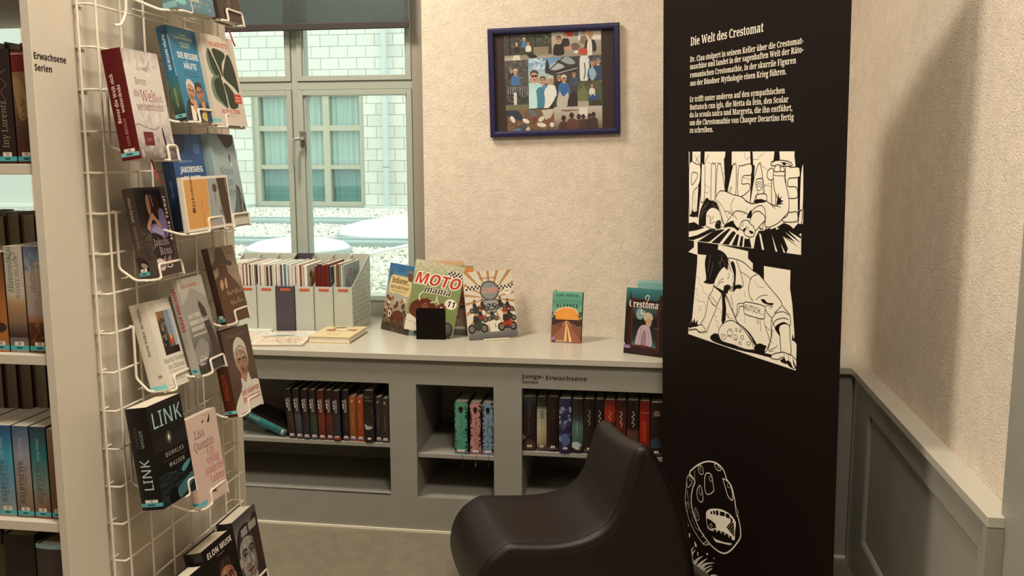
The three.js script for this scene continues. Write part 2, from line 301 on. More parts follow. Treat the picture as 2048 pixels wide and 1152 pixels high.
const font = await new FontLoader().loadAsync('fonts/droid/droid_sans_bold.typeface.json');
function letters(text, size, stretch = 1) { const g = new TextGeometry(text, { font, size, depth: 0.0006, curveSegments: 4, bevelEnabled: false }); g.scale(stretch, 1, 1); return g; }
{
  const ink = std('#2a1d18', 0.6);
  part('lettering', [letters('Junge', 0.0165, 1.22).translate(-0.494, 0.648, FZ), letters('-', 0.0165, 1.2).translate(-0.418, 0.647, FZ), letters('Erwachsene', 0.0165, 1.22).translate(-0.404, 0.6445, FZ)], ink, bookcase);
  part('lettering', letters('Serien', 0.0115, 1.3).translate(-0.494, 0.628, FZ), ink, bookcase);
}
{
  const t = thing('worktop', 'long glossy pale grey worktop running under the window to the corner', 'worktop', [0, 0, 0]);
  part('board', [rbx(-3.6, 0.7775, 0.7085, COUNTER_Y, WALL_Z + 0.0005, -3.4, 0.002), rbx(-2.495, -0.993, 0.7225, COUNTER_Y - 0.0002, -4.2, WALL_Z + 0.004, 0.001)], M.worktop, t);
}

// ---------------------------------------------------------------- double-sided bookcase on the left, end panel towards the room
const PX = -1.152, PZ0 = -1.6, PZ1 = -2.4, BOARDS = [1.87, 1.484, 1.112, 0.767, 0.41, 0.06];
const shelving = thing('bookcase', 'tall pale bookcase at left seen from its end panel', 'bookcase', [0, 0, 0]);
part('end_panel', rbx(PX - 0.019, PX, 0, 2.05, PZ1, PZ0, 0.0015), M.shelfPaint, shelving);
part('end_panel', rbx(-2.55, -2.531, 0, 2.05, PZ1, PZ0, 0.0015), M.shelfPaint, shelving);
for (const y of BOARDS) part('shelf', rbx(-2.53, PX - 0.0195, y - 0.02, y, PZ1 + 0.004, PZ0 - 0.004, 0.0012), M.shelfPaint, shelving);
{
  const ink = std('#2a211d', 0.6), face = (g, z, y) => g.rotateY(Math.PI / 2).translate(PX, y, z);
  part('lettering', face(letters('Erwachsene', 0.0125, 0.98), -1.603, 1.679), ink, shelving);
  part('lettering', face(letters('Serien', 0.0125, 0.98), -1.604, 1.6575), ink, shelving);
}

// ---------------------------------------------------------------- white wire book rack hung on the end panel
const RX = -1.113, RZ0 = -1.7295, RZ1 = -2.3, ROW0 = 0.634, ROW = 0.08305, rowY = (i) => ROW0 + ROW * i;
const rack = thing('wire_rack', 'white wire book rack hanging on the end panel of the tall bookcase', 'rack', [PX, 0, 0]);
for (let i = -5; i <= 16; i++) {
  const y = rowY(i), x = PX + 0.003;
  part('cross_wire', wire([[x - PX, y, RZ0 - 0.03], [x - PX, y, RZ0], [RX - PX, y, RZ0], [RX - PX, y, RZ1], [x - PX, y, RZ1], [x - PX, y, RZ1 + 0.03]], 0.0026, 0.007), M.wire, rack);
}
for (const z of [RZ0 - 0.015, -1.83, -1.92, -2.01, -2.1, -2.19, RZ1 + 0.03]) part('upright_wire', sweep([V(RX - PX + 0.0036, 0.17, z), V(RX - PX + 0.0036, 2.0, z)], 0.0026), M.wire, rack);
for (const z of [RZ0 + 0.0036, RZ1 - 0.0036]) part('upright_wire', sweep([V(0.014, 0.17, z), V(0.014, 2.0, z)], 0.0026), M.wire, rack);
part('pocket_wire', wire([[-1.076 - PX, 2.0, -1.815], [-1.076 - PX, 1.787, -1.797], [-1.08 - PX, 1.762, -1.783], [-1.086 - PX, 1.76, -1.77]], 0.003, 0.01, 8), M.wire, rack);
// a pocket: one bent wire from the grid down, out, along under the book with a stop in front of it, and back up
function pocket(front, bottom, z0, z1, tilt, thick, n0 = 0.2, n1 = 0.86) {
  const gx = RX - PX + 0.004, fx = front - PX + 0.0048, hx = Math.max(gx + 0.015, fx - thick - 0.008), y = bottom - 0.0042, up = 0.03, dx = -up * Math.sin(tilt), dy = up * Math.cos(tilt), L = z1 - z0, a = z0 + L * n0, b = z0 + L * n1, yr = rowY(Math.ceil((bottom + 0.085 - ROW0) / ROW)) + 0.002;
  const knee = y + 0.02 + thick * 0.2;
  part('pocket_wire', wire([[gx - 0.006, yr, z0], [gx + 0.002, yr, z0], [gx + 0.002, knee, z0], [hx, y, z0], [fx, y, Math.max(z0 - 0.016, (a + z0) / 2)], [fx, y, a], [fx + dx, y + dy, a], [fx + dx, y + dy, b], [fx, y, b], [fx, y, (b + z1) / 2], [hx, y, z1], [gx + 0.002, knee, z1], [gx + 0.002, yr, z1], [gx - 0.006, yr, z1]], 0.003, 0.008, 8), M.wire, rack);
  for (const [u, v] of [[fx - 0.012, y - 0.001], [gx + 0.006, y + 0.004]]) part('pocket_floor', sweep([V(u, v, z0), V(u, v, z1)], 0.0018, 6), M.wire, rack);
}
// ---------------------------------------------------------------- books: print, shapes, poses
const canvas = (w, h) => { const c = document.createElement('canvas'); c.width = Math.round(w); c.height = Math.round(h); return c; };
const printed = (c) => { const t = new THREE.CanvasTexture(c); t.colorSpace = THREE.SRGBColorSpace; t.anisotropy = 8; return t; };
function T(c, text, x, y, size, { font = 'sans-serif', bold = false, align = 'left', color = '#fff', sx = 1, turn = 0, italic = 0, stroke = null, sw = 1, gap = 0 } = {}) {
  c.save(); c.translate(x, y); c.rotate(turn); c.transform(sx, 0, -italic, 1, 0, 0);
  c.font = `${bold ? 'bold ' : ''}${size}px ${font}`; c.textAlign = align; c.textBaseline = 'alphabetic';
  if (gap) { const w = [...text].map((q) => c.measureText(q).width + gap), tot = w.reduce((p, q) => p + q, -gap); let at = align === 'center' ? -tot / 2 : align === 'right' ? -tot : 0; c.textAlign = 'left'; c.fillStyle = color; [...text].forEach((q, i) => { c.fillText(q, at, 0); at += w[i]; }); }
  else { if (stroke) { c.strokeStyle = stroke; c.lineWidth = sw; c.lineJoin = 'round'; c.strokeText(text, 0, 0); } c.fillStyle = color; c.fillText(text, 0, 0); }
  c.restore();
}
function rect(c, color, x, y, w, h) { c.fillStyle = color; c.fillRect(x, y, w, h); }
function oval(c, color, x, y, rx, ry, turn = 0) { c.fillStyle = color; c.beginPath(); c.ellipse(x, y, rx, ry, turn, 0, 7); c.fill(); }
function poly(c, color, ...p) { c.fillStyle = color; c.beginPath(); p.forEach(([x, y], i) => (i ? c.lineTo(x, y) : c.moveTo(x, y))); c.closePath(); c.fill(); }
function blob(c, color, ...p) { c.fillStyle = color; smooth(c, p, true); c.fill(); }
function line(c, color, width, ...p) { c.strokeStyle = color; c.lineWidth = width; c.lineCap = c.lineJoin = 'round'; smooth(c, p, false); c.stroke(); }
function smooth(c, p, closed) {
  const n = p.length, at = (i) => (closed ? p[(i + n) % n] : p[Math.min(Math.max(i, 0), n - 1)]);
  c.beginPath(); c.moveTo(...p[0]);
  for (let i = 0; i < (closed ? n : n - 1); i++) { const [a, b, d, e] = [at(i - 1), at(i), at(i + 1), at(i + 2)]; c.bezierCurveTo(b[0] + (d[0] - a[0]) / 6, b[1] + (d[1] - a[1]) / 6, d[0] - (e[0] - b[0]) / 6, d[1] - (e[1] - b[1]) / 6, d[0], d[1]); }
  if (closed) c.closePath();
}
function bands(c, x, y, w, h, ...stops) { const g = c.createLinearGradient(0, y, 0, y + h); stops.forEach(([k, s]) => g.addColorStop(k, s)); c.fillStyle = g; c.fillRect(x, y, w, h); }
function speckle(c, x, y, w, h, n, colors, s0, s1, r = rnd) { c.save(); c.globalAlpha = 0.6; for (let i = 0; i < n; i++) oval(c, colors[Math.floor(r() * colors.length)], x + w * r(), y + h * r(), s0 + (s1 - s0) * r(), (s0 + (s1 - s0) * r()) * 0.7, r() * 3); c.restore(); }
function head(c, x, y, s, { skin = '#c99c7c', hair = '#3a261c', dark = '#8f6650', cap = null, glasses = false, turn = 0 } = {}) {   // a small printed portrait
  const soft = (col, px, py, rx, ry, k) => { c.save(); c.translate(px, py); c.scale(rx, ry); const g = c.createRadialGradient(0, 0, 0, 0, 0, 1); g.addColorStop(0, col); g.addColorStop(1, 'rgba(0,0,0,0)'); c.globalAlpha = k; c.fillStyle = g; c.beginPath(); c.arc(0, 0, 1, 0, 7); c.fill(); c.restore(); };
  c.save(); c.translate(x, y); c.rotate(turn); c.scale(s, s);
  blob(c, skin, [-0.32, 0.7], [0.34, 0.7], [0.42, 1.3], [-0.4, 1.3]); oval(c, hair, 0, -0.18, 0.82, 1.0); oval(c, skin, -0.72, 0.08, 0.12, 0.2); oval(c, skin, 0.72, 0.08, 0.12, 0.2);
  blob(c, skin, [-0.68, -0.3], [-0.4, -0.8], [0.4, -0.8], [0.68, -0.3], [0.64, 0.35], [0.36, 0.86], [0, 1.0], [-0.36, 0.86], [-0.64, 0.35]);
  c.save(); c.globalAlpha = 0.55; blob(c, dark, [0.34, -0.6], [0.66, -0.2], [0.62, 0.4], [0.3, 0.9], [0.1, 0.98], [0.42, 0.4]); c.restore();
  soft(dark, -0.3, -0.1, 0.34, 0.26, 0.8); soft(dark, 0.3, -0.1, 0.34, 0.26, 0.8); soft('#f0d8c0', -0.2, -0.45, 0.4, 0.26, 0.5); soft('#f0d0b8', -0.4, 0.28, 0.24, 0.22, 0.5); soft(dark, 0, 0.78, 0.4, 0.14, 0.7); soft(dark, -0.1, 0.44, 0.3, 0.1, 0.6);
  blob(c, hair, [-0.78, -0.1], [-0.62, -0.5], [-0.2, -0.74], [0.3, -0.66], [0.62, -0.44], [0.76, -0.1], [0.78, -0.8], [0.3, -1.2], [-0.4, -1.18], [-0.8, -0.7]);
  c.save(); c.globalAlpha = 0.35; for (let i = 0; i < 9; i++) line(c, i % 2 ? '#e8d8c8' : '#100806', 0.045, [-0.7 + 0.16 * i, -0.5 - 0.12 * (i % 3)], [-0.55 + 0.14 * i, -0.86], [-0.3 + 0.1 * i, -1.1]); c.restore();
  if (cap) { blob(c, cap, [-0.8, -0.42], [-0.6, -0.95], [0, -1.22], [0.6, -0.95], [0.8, -0.42], [0, -0.64]); line(c, dark, 0.06, [-0.8, -0.42], [0, -0.63], [0.8, -0.42]); }
  for (const d of [-0.29, 0.29]) { oval(c, '#e4dacd', d, -0.04, 0.15, 0.075); oval(c, '#241814', d, -0.04, 0.075, 0.075); line(c, '#2a1a14', 0.05, [d - 0.17, -0.05], [d, -0.13], [d + 0.17, -0.05]); line(c, hair, 0.075, [d - 0.2, -0.24], [d, -0.31], [d + 0.2, -0.24]); }
  line(c, dark, 0.07, [0.05, -0.02], [0.1, 0.3], [-0.02, 0.38], [-0.14, 0.33]); blob(c, '#8a463c', [-0.28, 0.56], [0, 0.53], [0.28, 0.56], [0.12, 0.67], [-0.12, 0.67]); line(c, '#4a201c', 0.045, [-0.28, 0.57], [0, 0.6], [0.28, 0.57]); line(c, dark, 0.04, [-0.24, 0.3], [-0.4, 0.62]); line(c, dark, 0.04, [0.24, 0.3], [0.4, 0.62]);
  if (glasses) { oval(c, '#17120f', -0.3, -0.05, 0.27, 0.19); oval(c, '#17120f', 0.3, -0.05, 0.27, 0.19); rect(c, '#17120f', -0.6, -0.12, 1.2, 0.07); }
  c.restore();
}
function sticker(c, t, h, num, color = '#7fc4c8') { rect(c, color, 0, h - 15, t, 8); rect(c, '#2c4a50', t * 0.3, h - 12.4, t * 0.35, 3); if (num) { rect(c, '#ece6d8', t * 0.2, h - 22, t * 0.6, 6.6); T(c, num, t / 2, h - 16.8, 5.6, { bold: true, align: 'center', color: '#1a1512' }); } }

// jacket: boards and a rounded spine in one shell; u runs spine 0..uS, front uS..1
function jacketGeometry(w, h, t, th, bulge, u0, uS, u1) {
  const path = [], N = 8;
  path.push([w, -t, 'b'], [bulge + 0.002, -t, 'b']);
  for (let i = 0; i <= N; i++) { const k = i / N; path.push([-bulge * Math.sin(Math.PI * k) + (i === 0 || i === N ? 0.0006 : 0), -t + t * k, 's', k]); }
  path.push([bulge + 0.002, 0, 'f'], [w, 0, 'f']);
  const pos = [], uv = [], P = path.length, inner = path.map(([x, z], i) => { const a = path[Math.max(i - 1, 0)], b = path[Math.min(i + 1, P - 1)], dx = b[0] - a[0], dz = b[1] - a[1], L = Math.hypot(dx, dz) || 1; return [x + (dz / L) * th, z - (dx / L) * th]; });
  const U = (q, other) => { if (q[2] === 'b' || other[2] === 'b') return u0 + (uS - u0) * 0.03; if (q[2] === 's') return u0 + (uS - u0) * q[3]; return uS + (u1 - uS) * (q[0] / w); };
  const quad = (a, b, c, d, ua, ub, va = 0, vb = 1) => { pos.push(...a, ...b, ...c, ...a, ...c, ...d); uv.push(ua, va, ub, va, ub, vb, ua, va, ub, vb, ua, vb); };
  for (let i = 0; i < P - 1; i++) {
    const a = path[i], b = path[i + 1], A = inner[i], B = inner[i + 1], ua = U(a, b), ub = U(b, a), du = u0 + (uS - u0) * 0.04;
    quad([a[0], 0, a[1]], [b[0], 0, b[1]], [b[0], h, b[1]], [a[0], h, a[1]], ua, ub);
    quad([B[0], 0, B[1]], [A[0], 0, A[1]], [A[0], h, A[1]], [B[0], h, B[1]], du, du, 0.3, 0.5);
    quad([a[0], h, a[1]], [b[0], h, b[1]], [B[0], h, B[1]], [A[0], h, A[1]], ua, ub, 0.985, 0.985);
    quad([b[0], 0, b[1]], [a[0], 0, a[1]], [A[0], 0, A[1]], [B[0], 0, B[1]], ub, ua, 0.01, 0.01);
  }
  for (const i of [0, P - 1]) { const a = path[i], A = inner[i]; i ? quad([a[0], 0, a[1]], [A[0], 0, A[1]], [A[0], h, A[1]], [a[0], h, a[1]], u1, u1) : quad([A[0], 0, A[1]], [a[0], 0, a[1]], [a[0], h, a[1]], [A[0], h, A[1]], u0, u0); }
  const g = new THREE.BufferGeometry(); g.setAttribute('position', new THREE.Float32BufferAttribute(pos, 3)); g.setAttribute('uv', new THREE.Float32BufferAttribute(uv, 2)); g.computeVertexNormals();
  return toCreasedNormals(g, 0.6);
}
function pagesGeometry(w, h, t, th, inset) {       // hollow fore edge for thick blocks
  const x1 = w - inset - 0.0004, x0 = 0.0015, z0 = -t + th, z1 = -th, dip = Math.min(0.0035, t * 0.09), s = [[x0, z0], [x1, z0]];
  for (let i = 1; i < 6; i++) s.push([x1 - dip * Math.sin((Math.PI * i) / 6), z0 + ((z1 - z0) * i) / 6]);
  s.push([x1, z1], [x0, z1]);
  return metres(prism(s.map(([a, b]) => [a, -b]), h - 2 * inset - 0.0004).rotateX(-Math.PI / 2).translate(0, inset + 0.0002, 0));
}
// pose: o = lower spine-side corner of the front cover, yaw (90 = cover faces +x), tilt leans the top back, roll turns in the plane of the cover
function pose(g, o, yaw, tilt = 0, roll = 0) {
  const a = R(yaw), ti = R(tilt), ro = R(roll), wd = V(Math.cos(a), 0, -Math.sin(a)), n0 = V(Math.sin(a), 0, Math.cos(a)), up = V(0, Math.cos(ti), 0).addScaledVector(n0, -Math.sin(ti)), n = n0.clone().multiplyScalar(Math.cos(ti)).add(V(0, Math.sin(ti), 0));
  const X = wd.clone().multiplyScalar(Math.cos(ro)).addScaledVector(up, Math.sin(ro)), Y = up.clone().multiplyScalar(Math.cos(ro)).addScaledVector(wd, -Math.sin(ro));
  g.quaternion.setFromRotationMatrix(new THREE.Matrix4().makeBasis(X, Y, n)); g.position.set(...o); return g;
}
const coverMats = new Map();
function makeBook({ name = 'paperback', label, group, o, yaw = 90, tilt = 0, roll = 0, w, h, t, hard = false, base = '#888', spine, front, gloss = 0.32, atlas, pages = M.pages, bulge }) {
  const b = thing(name, label, 'book', [0, 0, 0], 0, group); pose(b, o, yaw, tilt, roll);
  let mat, u0 = 0, uS = t / (t + w), u1 = 1;
  if (atlas) { mat = atlas.mat; [u0, uS] = atlas.u; u1 = uS; } else {
    const S = 2.3, c = canvas((t + w) * 1000 * S, h * 1000 * S), x = c.getContext('2d'), tm = t * 1000, wm = w * 1000, hm = h * 1000;
    x.scale(c.width / (tm + wm), c.height / hm); rect(x, base, 0, 0, tm + wm, hm);
    x.save(); x.beginPath(); x.rect(0, 0, tm, hm); x.clip(); spine?.(x, tm, hm); x.restore();
    x.save(); x.translate(tm, 0); x.beginPath(); x.rect(0, 0, wm, hm); x.clip(); front?.(x, wm, hm); x.restore();
    mat = std('#ffffff', gloss, { map: printed(c) });
  }
  const th = hard ? 0.0024 : 0.0009, inset = hard ? 0.0035 : 0;
  part('cover', jacketGeometry(w, h, t, th, bulge ?? (hard ? Math.min(0.004, t * 0.12) : 0.0008), u0, uS, u1), mat, b);
  part('page_block', pagesGeometry(w, h, t, th, inset), pages, b);
  return b;
}
function ribbon(book, color, pts) { part('bookmark_ribbon', metres(ribbonGeometry(pts)), std(color, 0.7, { side: THREE.DoubleSide }), book); }
function ribbonGeometry(pts, wd = 0.0035) { const g = []; for (let i = 0; i < pts.length - 1; i++) { const a = V(...pts[i]), b = V(...pts[i + 1]), d = b.clone().sub(a), L = d.length(); const m = new THREE.BoxGeometry(wd, L * 1.02, 0.0006); m.applyQuaternion(new THREE.Quaternion().setFromUnitVectors(V(0, 1, 0), d.normalize())); m.translate((a.x + b.x) / 2, (a.y + b.y) / 2, (a.z + b.z) / 2); g.push(m); } return merge(g); }

// ------------------------------ books in the wire rack
const RACK = 'books facing out in the white wire rack';
const rackBook = (d, row, zPad = 0.003, n0, n1) => {
  const b = makeBook({ group: RACK, ...d }), z0 = d.pz ?? d.o[2] + zPad, z1 = d.o[2] - d.w - zPad;
  if (row !== null) pocket(d.o[0], d.o[1], z0, z1, R(d.tilt), d.t, n0, n1);
  return b;
};
{
  const serif = { font: 'serif' }, sb = { font: 'serif', bold: true };
  // red-spined novel with grey-white cloudy cover
  const b1 = rackBook({ label: 'thick paperback with dark red spine and cloudy pale cover titled Bevor die Welt sich weiterdreht', pz: -1.762, o: [-0.986, 1.494, -1.671], yaw: 90.7, tilt: 8.4, roll: 0.3, w: 0.137, h: 0.213, t: 0.041, base: '#5b1518',
    spine: (c, t, h) => { T(c, 'Bevor die Welt sich', 15, 142, 10.5, { ...sb, turn: -Math.PI / 2, color: '#e6dccb', sx: 0.93 }); T(c, 'weiterdreht', 26, 122, 9.5, { ...sb, turn: -Math.PI / 2, color: '#e6dccb', sx: 0.93 }); T(c, 'LUCA BROSCH', 24, 186, 8.2, { turn: -Math.PI / 2, color: '#c9a294' }); sticker(c, t * 0.94, h, '24'); },
    front: (c, w, h) => { bands(c, 0, 0, w, h, [0, '#b3a9a4'], [0.12, '#d5cdc6'], [0.6, '#cfc7c2'], [0.85, '#b6aeab'], [1, '#6b5b58']); const r = mulberry(3); speckle(c, 0, 0, w, 40, 40, ['#a59c98', '#c9c1bb', '#e2dbd5'], 3, 13, r); speckle(c, 10, 110, w - 20, 50, 50, ['#ded6d2', '#b8b0af', '#c9c2c2'], 3, 14, r); speckle(c, 0, 165, w, 45, 40, ['#8d8584', '#b3aaa8', '#d6d0cd'], 2, 11, r);
      T(c, 'LUCA BROSCH', 69, 40, 10, { align: 'center', color: '#51424a', sx: 0.8, gap: 0.3 }); T(c, 'Bevor', 30, 68, 19, { ...serif, color: '#6a3c40', sx: 0.8 }); T(c, 'die', 18, 92, 19, { ...serif, color: '#6a3c40', sx: 0.8 }); T(c, 'Welt', 41, 100, 31, { ...serif, color: '#8c2f33', sx: 0.85 }); T(c, 'sich', 98, 99, 17, { ...serif, color: '#7a4044', sx: 0.8 }); T(c, 'weiterdreht', 19, 118, 20, { ...serif, color: '#7a3338', sx: 0.9 });
      line(c, '#7d7478', 2, [0, 150], [14, 146], [40, 152], [70, 156], [90, 150]); rect(c, '#61191b', 25, 161, 36, 27); T(c, 'zart', 43, 179, 10, { ...serif, align: 'center', color: '#b98a83', italic: 0.2 }); blob(c, '#2c1a1c', [99, 152], [103, 158], [110, 200], [103, 200], [98, 170]); } }, 10, 0.004, 0.1, 0.86);
  ribbon(b1, '#b32a18', [[0.07, 0.003, -0.02], [0.072, -0.02, -0.018], [0.078, -0.04, -0.016], [0.082, -0.052, -0.01]]);
  rackBook({ label: 'blue paperback titled Die bessere Hälfte with two laughing men at the bottom', o: [-1.01, 1.576, -1.902], yaw: 88.8, tilt: 10.8, w: 0.122, h: 0.206, t: 0.026, base: '#1d5876',
    spine: (c, t, h) => { bands(c, 0, 0, t, h, [0, '#1b4a66'], [0.5, '#25688a'], [0.72, '#4a6b51'], [1, '#263036']); T(c, 'DIE BESSERE HÄLFTE', 17, 96, 8.8, { bold: true, turn: -Math.PI / 2, color: '#dfe6e4', sx: 0.9 }); rect(c, '#a4c3cf', t - 2.4, 20, 1.6, 90); T(c, 'HIRSCHHAUSEN', 15, 176, 6.4, { turn: -Math.PI / 2, color: '#c9c58e', sx: 0.9 }); sticker(c, t, h, null); },
    front: (c, w, h) => { bands(c, 0, 0, w, h, [0, '#236f95'], [0.5, '#2f82a8'], [1, '#2c6f92']); T(c, 'DR. MED.', 61, 18, 6, { bold: true, align: 'center', color: '#c8d2a0' }); T(c, 'ECKART VON HIRSCHHAUSEN', 61, 26, 7.6, { bold: true, align: 'center', color: '#c8d2a0', sx: 0.72 }); T(c, 'PROF. DR. MED.', 61, 36, 6, { bold: true, align: 'center', color: '#c8d2a0' }); T(c, 'TOBIAS ESCH', 61, 44, 7.6, { bold: true, align: 'center', color: '#c8d2a0', sx: 0.8 });
      T(c, 'DIE BESSERE', 65, 68, 19, { bold: true, align: 'center', color: '#f0ece0', sx: 0.8 }); T(c, 'HÄLFTE', 66, 90, 19, { bold: true, align: 'center', color: '#f0ece0', sx: 0.82 }); T(c, 'Worauf wir uns mitten', 64, 101, 5.6, { bold: true, align: 'center', color: '#153e58' }); T(c, 'im Leben freuen können', 64, 108, 5.6, { bold: true, align: 'center', color: '#153e58' });
      blob(c, '#2b2c31', [6, 206], [14, 172], [34, 158], [56, 176], [62, 206]); blob(c, '#1f2f4c', [52, 206], [60, 180], [84, 160], [108, 168], [118, 206]); poly(c, '#e5e0d6', [30, 172], [50, 176], [44, 206], [26, 206]); head(c, 45, 140, 21, { skin: '#c58f70', hair: '#d8d5cd', dark: '#96644d', turn: 0.12 }); head(c, 84, 144, 21, { skin: '#b98062', hair: '#3a2018', dark: '#84543f', turn: -0.16 }); blob(c, '#c79a7a', [40, 178], [52, 160], [60, 164], [54, 190]); blob(c, '#c08d6d', [78, 182], [88, 164], [96, 168], [92, 196]); blob(c, '#c7b45e', [70, 200], [78, 186], [92, 190], [90, 206]); } }, 11, 0.003, 0.42, 0.95);
  rackBook({ label: 'off-white hardcover titled Alte Eltern with a large dark green clover', name: 'hardcover', o: [-1.0, 1.569, -2.017], yaw: 84.5, tilt: 9.2, w: 0.138, h: 0.21, t: 0.022, hard: true, base: '#cdc2b3',
    spine: (c, t, h) => { sticker(c, t, h, null); },
    front: (c, w, h) => { rect(c, '#d3c8ba', 0, 0, w, h); T(c, 'VOLKER KITZ', 71, 26, 15, { bold: true, align: 'center', color: '#b2402f', sx: 0.85 }); const G = '#2b3a2c', L = '#6c8272';
      blob(c, L, [10, 60], [20, 34], [34, 44], [52, 92], [40, 98], [20, 90]); blob(c, G, [22, 36], [32, 40], [60, 95], [36, 92], [24, 70]); blob(c, G, [40, 34], [78, 34], [92, 44], [72, 66], [66, 96], [56, 74]); blob(c, G, [104, 40], [122, 70], [127, 128], [104, 116], [70, 96], [80, 70]);
      blob(c, L, [10, 118], [24, 98], [56, 100], [62, 164], [40, 160], [16, 146]); blob(c, G, [24, 112], [40, 100], [60, 104], [66, 166], [50, 160], [28, 140]); blob(c, G, [66, 110], [92, 122], [112, 148], [108, 166], [76, 168], [70, 140]);
      rect(c, '#c4452f', 100, 134, 31, 22); T(c, 'SPIEGEL', 115.5, 144, 5, { bold: true, align: 'center', color: '#f0dcc8' }); T(c, 'Bestseller', 115.5, 151, 5, { bold: true, align: 'center', color: '#f0dcc8' }); T(c, 'ALTE ELTERN', 75, 182, 15, { bold: true, align: 'center', color: '#b2402f', sx: 0.85 }); T(c, 'Über das Kümmern', 70, 189, 5, { align: 'center', color: '#b2402f' }); rect(c, '#7fc4c8', 0, h - 15, 26, 9); } }, 11, 0.003, 0.35, 0.95);
  // two leaning guide books behind, the small booklet in front
  rackBook({ label: 'blue hiking guide titled Jakobsweg Schweiz behind the small orange booklet', o: [-1.03, 1.333, -1.905], yaw: 86.5, tilt: 7.5, roll: 0.6, w: 0.128, h: 0.215, t: 0.028, base: '#20395c',
    spine: (c, t, h) => { rect(c, '#1d2f4d', 0, 0, t, h); T(c, 'JAKOBSWEG', 16, 140, 7, { turn: -Math.PI / 2, color: '#6f88ad' }); },
    front: (c, w, h) => { bands(c, 0, 0, w, h, [0, '#33588a'], [0.4, '#2c5184'], [1, '#1d3a66']); blob(c, '#22375c', [14, 0], [60, 0], [54, 30], [36, 44], [20, 26]); for (let i = 0; i < 5; i++) line(c, '#7f9cc4', 1.6, [96 + i * 4, 44], [92 + i * 6, 30], [100 + i * 4, 20 + i]); T(c, 'WANDERN AUF DEM', 50, 63, 7, { align: 'center', color: '#9fb7cf', sx: 0.85 }); T(c, 'JAKOBSWEG', 70, 86, 19, { bold: true, align: 'center', color: '#eceae0', sx: 0.85 }); T(c, 'SCHWEIZ', 66, 107, 19, { bold: true, align: 'center', color: '#eceae0', sx: 0.85 }); } }, null);
  rackBook({ label: 'pale blue-grey novel with a rocky peak, at the right of the hiking guide', o: [-1.004, 1.333, -2.043], yaw: 89.7, tilt: 9.2, roll: -0.9, w: 0.13, h: 0.221, t: 0.026, base: '#8fa5ab',
    front: (c, w, h) => { bands(c, 0, 0, w, h, [0, '#7b98a4'], [0.3, '#a2b6ba'], [0.7, '#93a8ae'], [1, '#c7cbc8']); blob(c, '#33201f', [52, 0], [120, 0], [116, 24], [84, 33], [64, 20]); line(c, '#5c4745', 1, [84, 32], [76, 40]); oval(c, '#40302c', 90, 58, 4, 10); oval(c, '#b23b2b', 88, 64, 2, 4); oval(c, '#e4ded2', 94, 74, 3, 4); T(c, 'Victors', 30, 98, 22, { ...serif, color: '#4a5a60', sx: 0.9 }); T(c, 'letzte', 34, 124, 22, { ...serif, color: '#4a5a60', sx: 0.9 }); T(c, 'Fahrt', 40, 149, 22, { ...serif, color: '#4a5a60', sx: 0.9 }); T(c, 'ALEX BEER', 40, 50, 6, { color: '#52707a' });
      poly(c, '#3f474a', [98, 122], [112, 130], [w, 180], [w, 200], [60, 196], [86, 158]); poly(c, '#59666b', [98, 122], [84, 160], [60, 196], [94, 190], [104, 150]); line(c, '#b7c0c0', 2.4, [112, 150], [118, 166], [110, 182], [124, 196]); rect(c, '#c3c3bb', 0, 196, w, 25); line(c, '#8b9698', 2, [0, 200], [60, 196], [w, 203]); } }, 8, 0.003, 0.33, 0.98);
  rackBook({ name: 'booklet', label: 'small landscape booklet with orange left half titled jakobsweg, standing in front of the blue guide', o: [-1.0, 1.333, -1.864], yaw: 87.7, tilt: 5.5, roll: 0.3, w: 0.2, h: 0.12, t: 0.012, base: '#d8d0c1',
    front: (c, w, h) => { rect(c, '#e2dacb', 0, 0, w, h); rect(c, '#d29a56', 6, 6, 100, 108); rect(c, '#a9b2ae', 100, 52, 18, 38); T(c, 'jakobsweg', 41, 66, 15, { font: 'serif', bold: true, turn: -Math.PI / 2, color: '#241a14' }); rect(c, '#241a14', 30, 68, 11, 11); T(c, '7', 35.5, 77, 9, { bold: true, align: 'center', color: '#d29a56' }); T(c, 'Konstanz — Genf', 74, 112, 7, { font: 'serif', turn: -Math.PI / 2, color: '#6b4626' });
      rect(c, '#9ba0a1', 108, 6, 86, 108); line(c, '#3c4668', 1.4, [108, 6], [110, 60], [106, 114]); oval(c, '#5b4136', 135, 28, 10, 10); line(c, '#5b4136', 2, [135, 34], [133, 60]); poly(c, '#40301f', [148, 6], [194, 6], [194, 114], [168, 112], [156, 66], [152, 30]); T(c, 'ein Pilgerbuch', 190, 40, 6, { turn: -Math.PI / 2, color: '#cfd0d6' }); line(c, '#2b211c', 2, [150, 72], [152, 86], [156, 80], [160, 92]); } }, 8, 0.003, 0.44, 0.78);
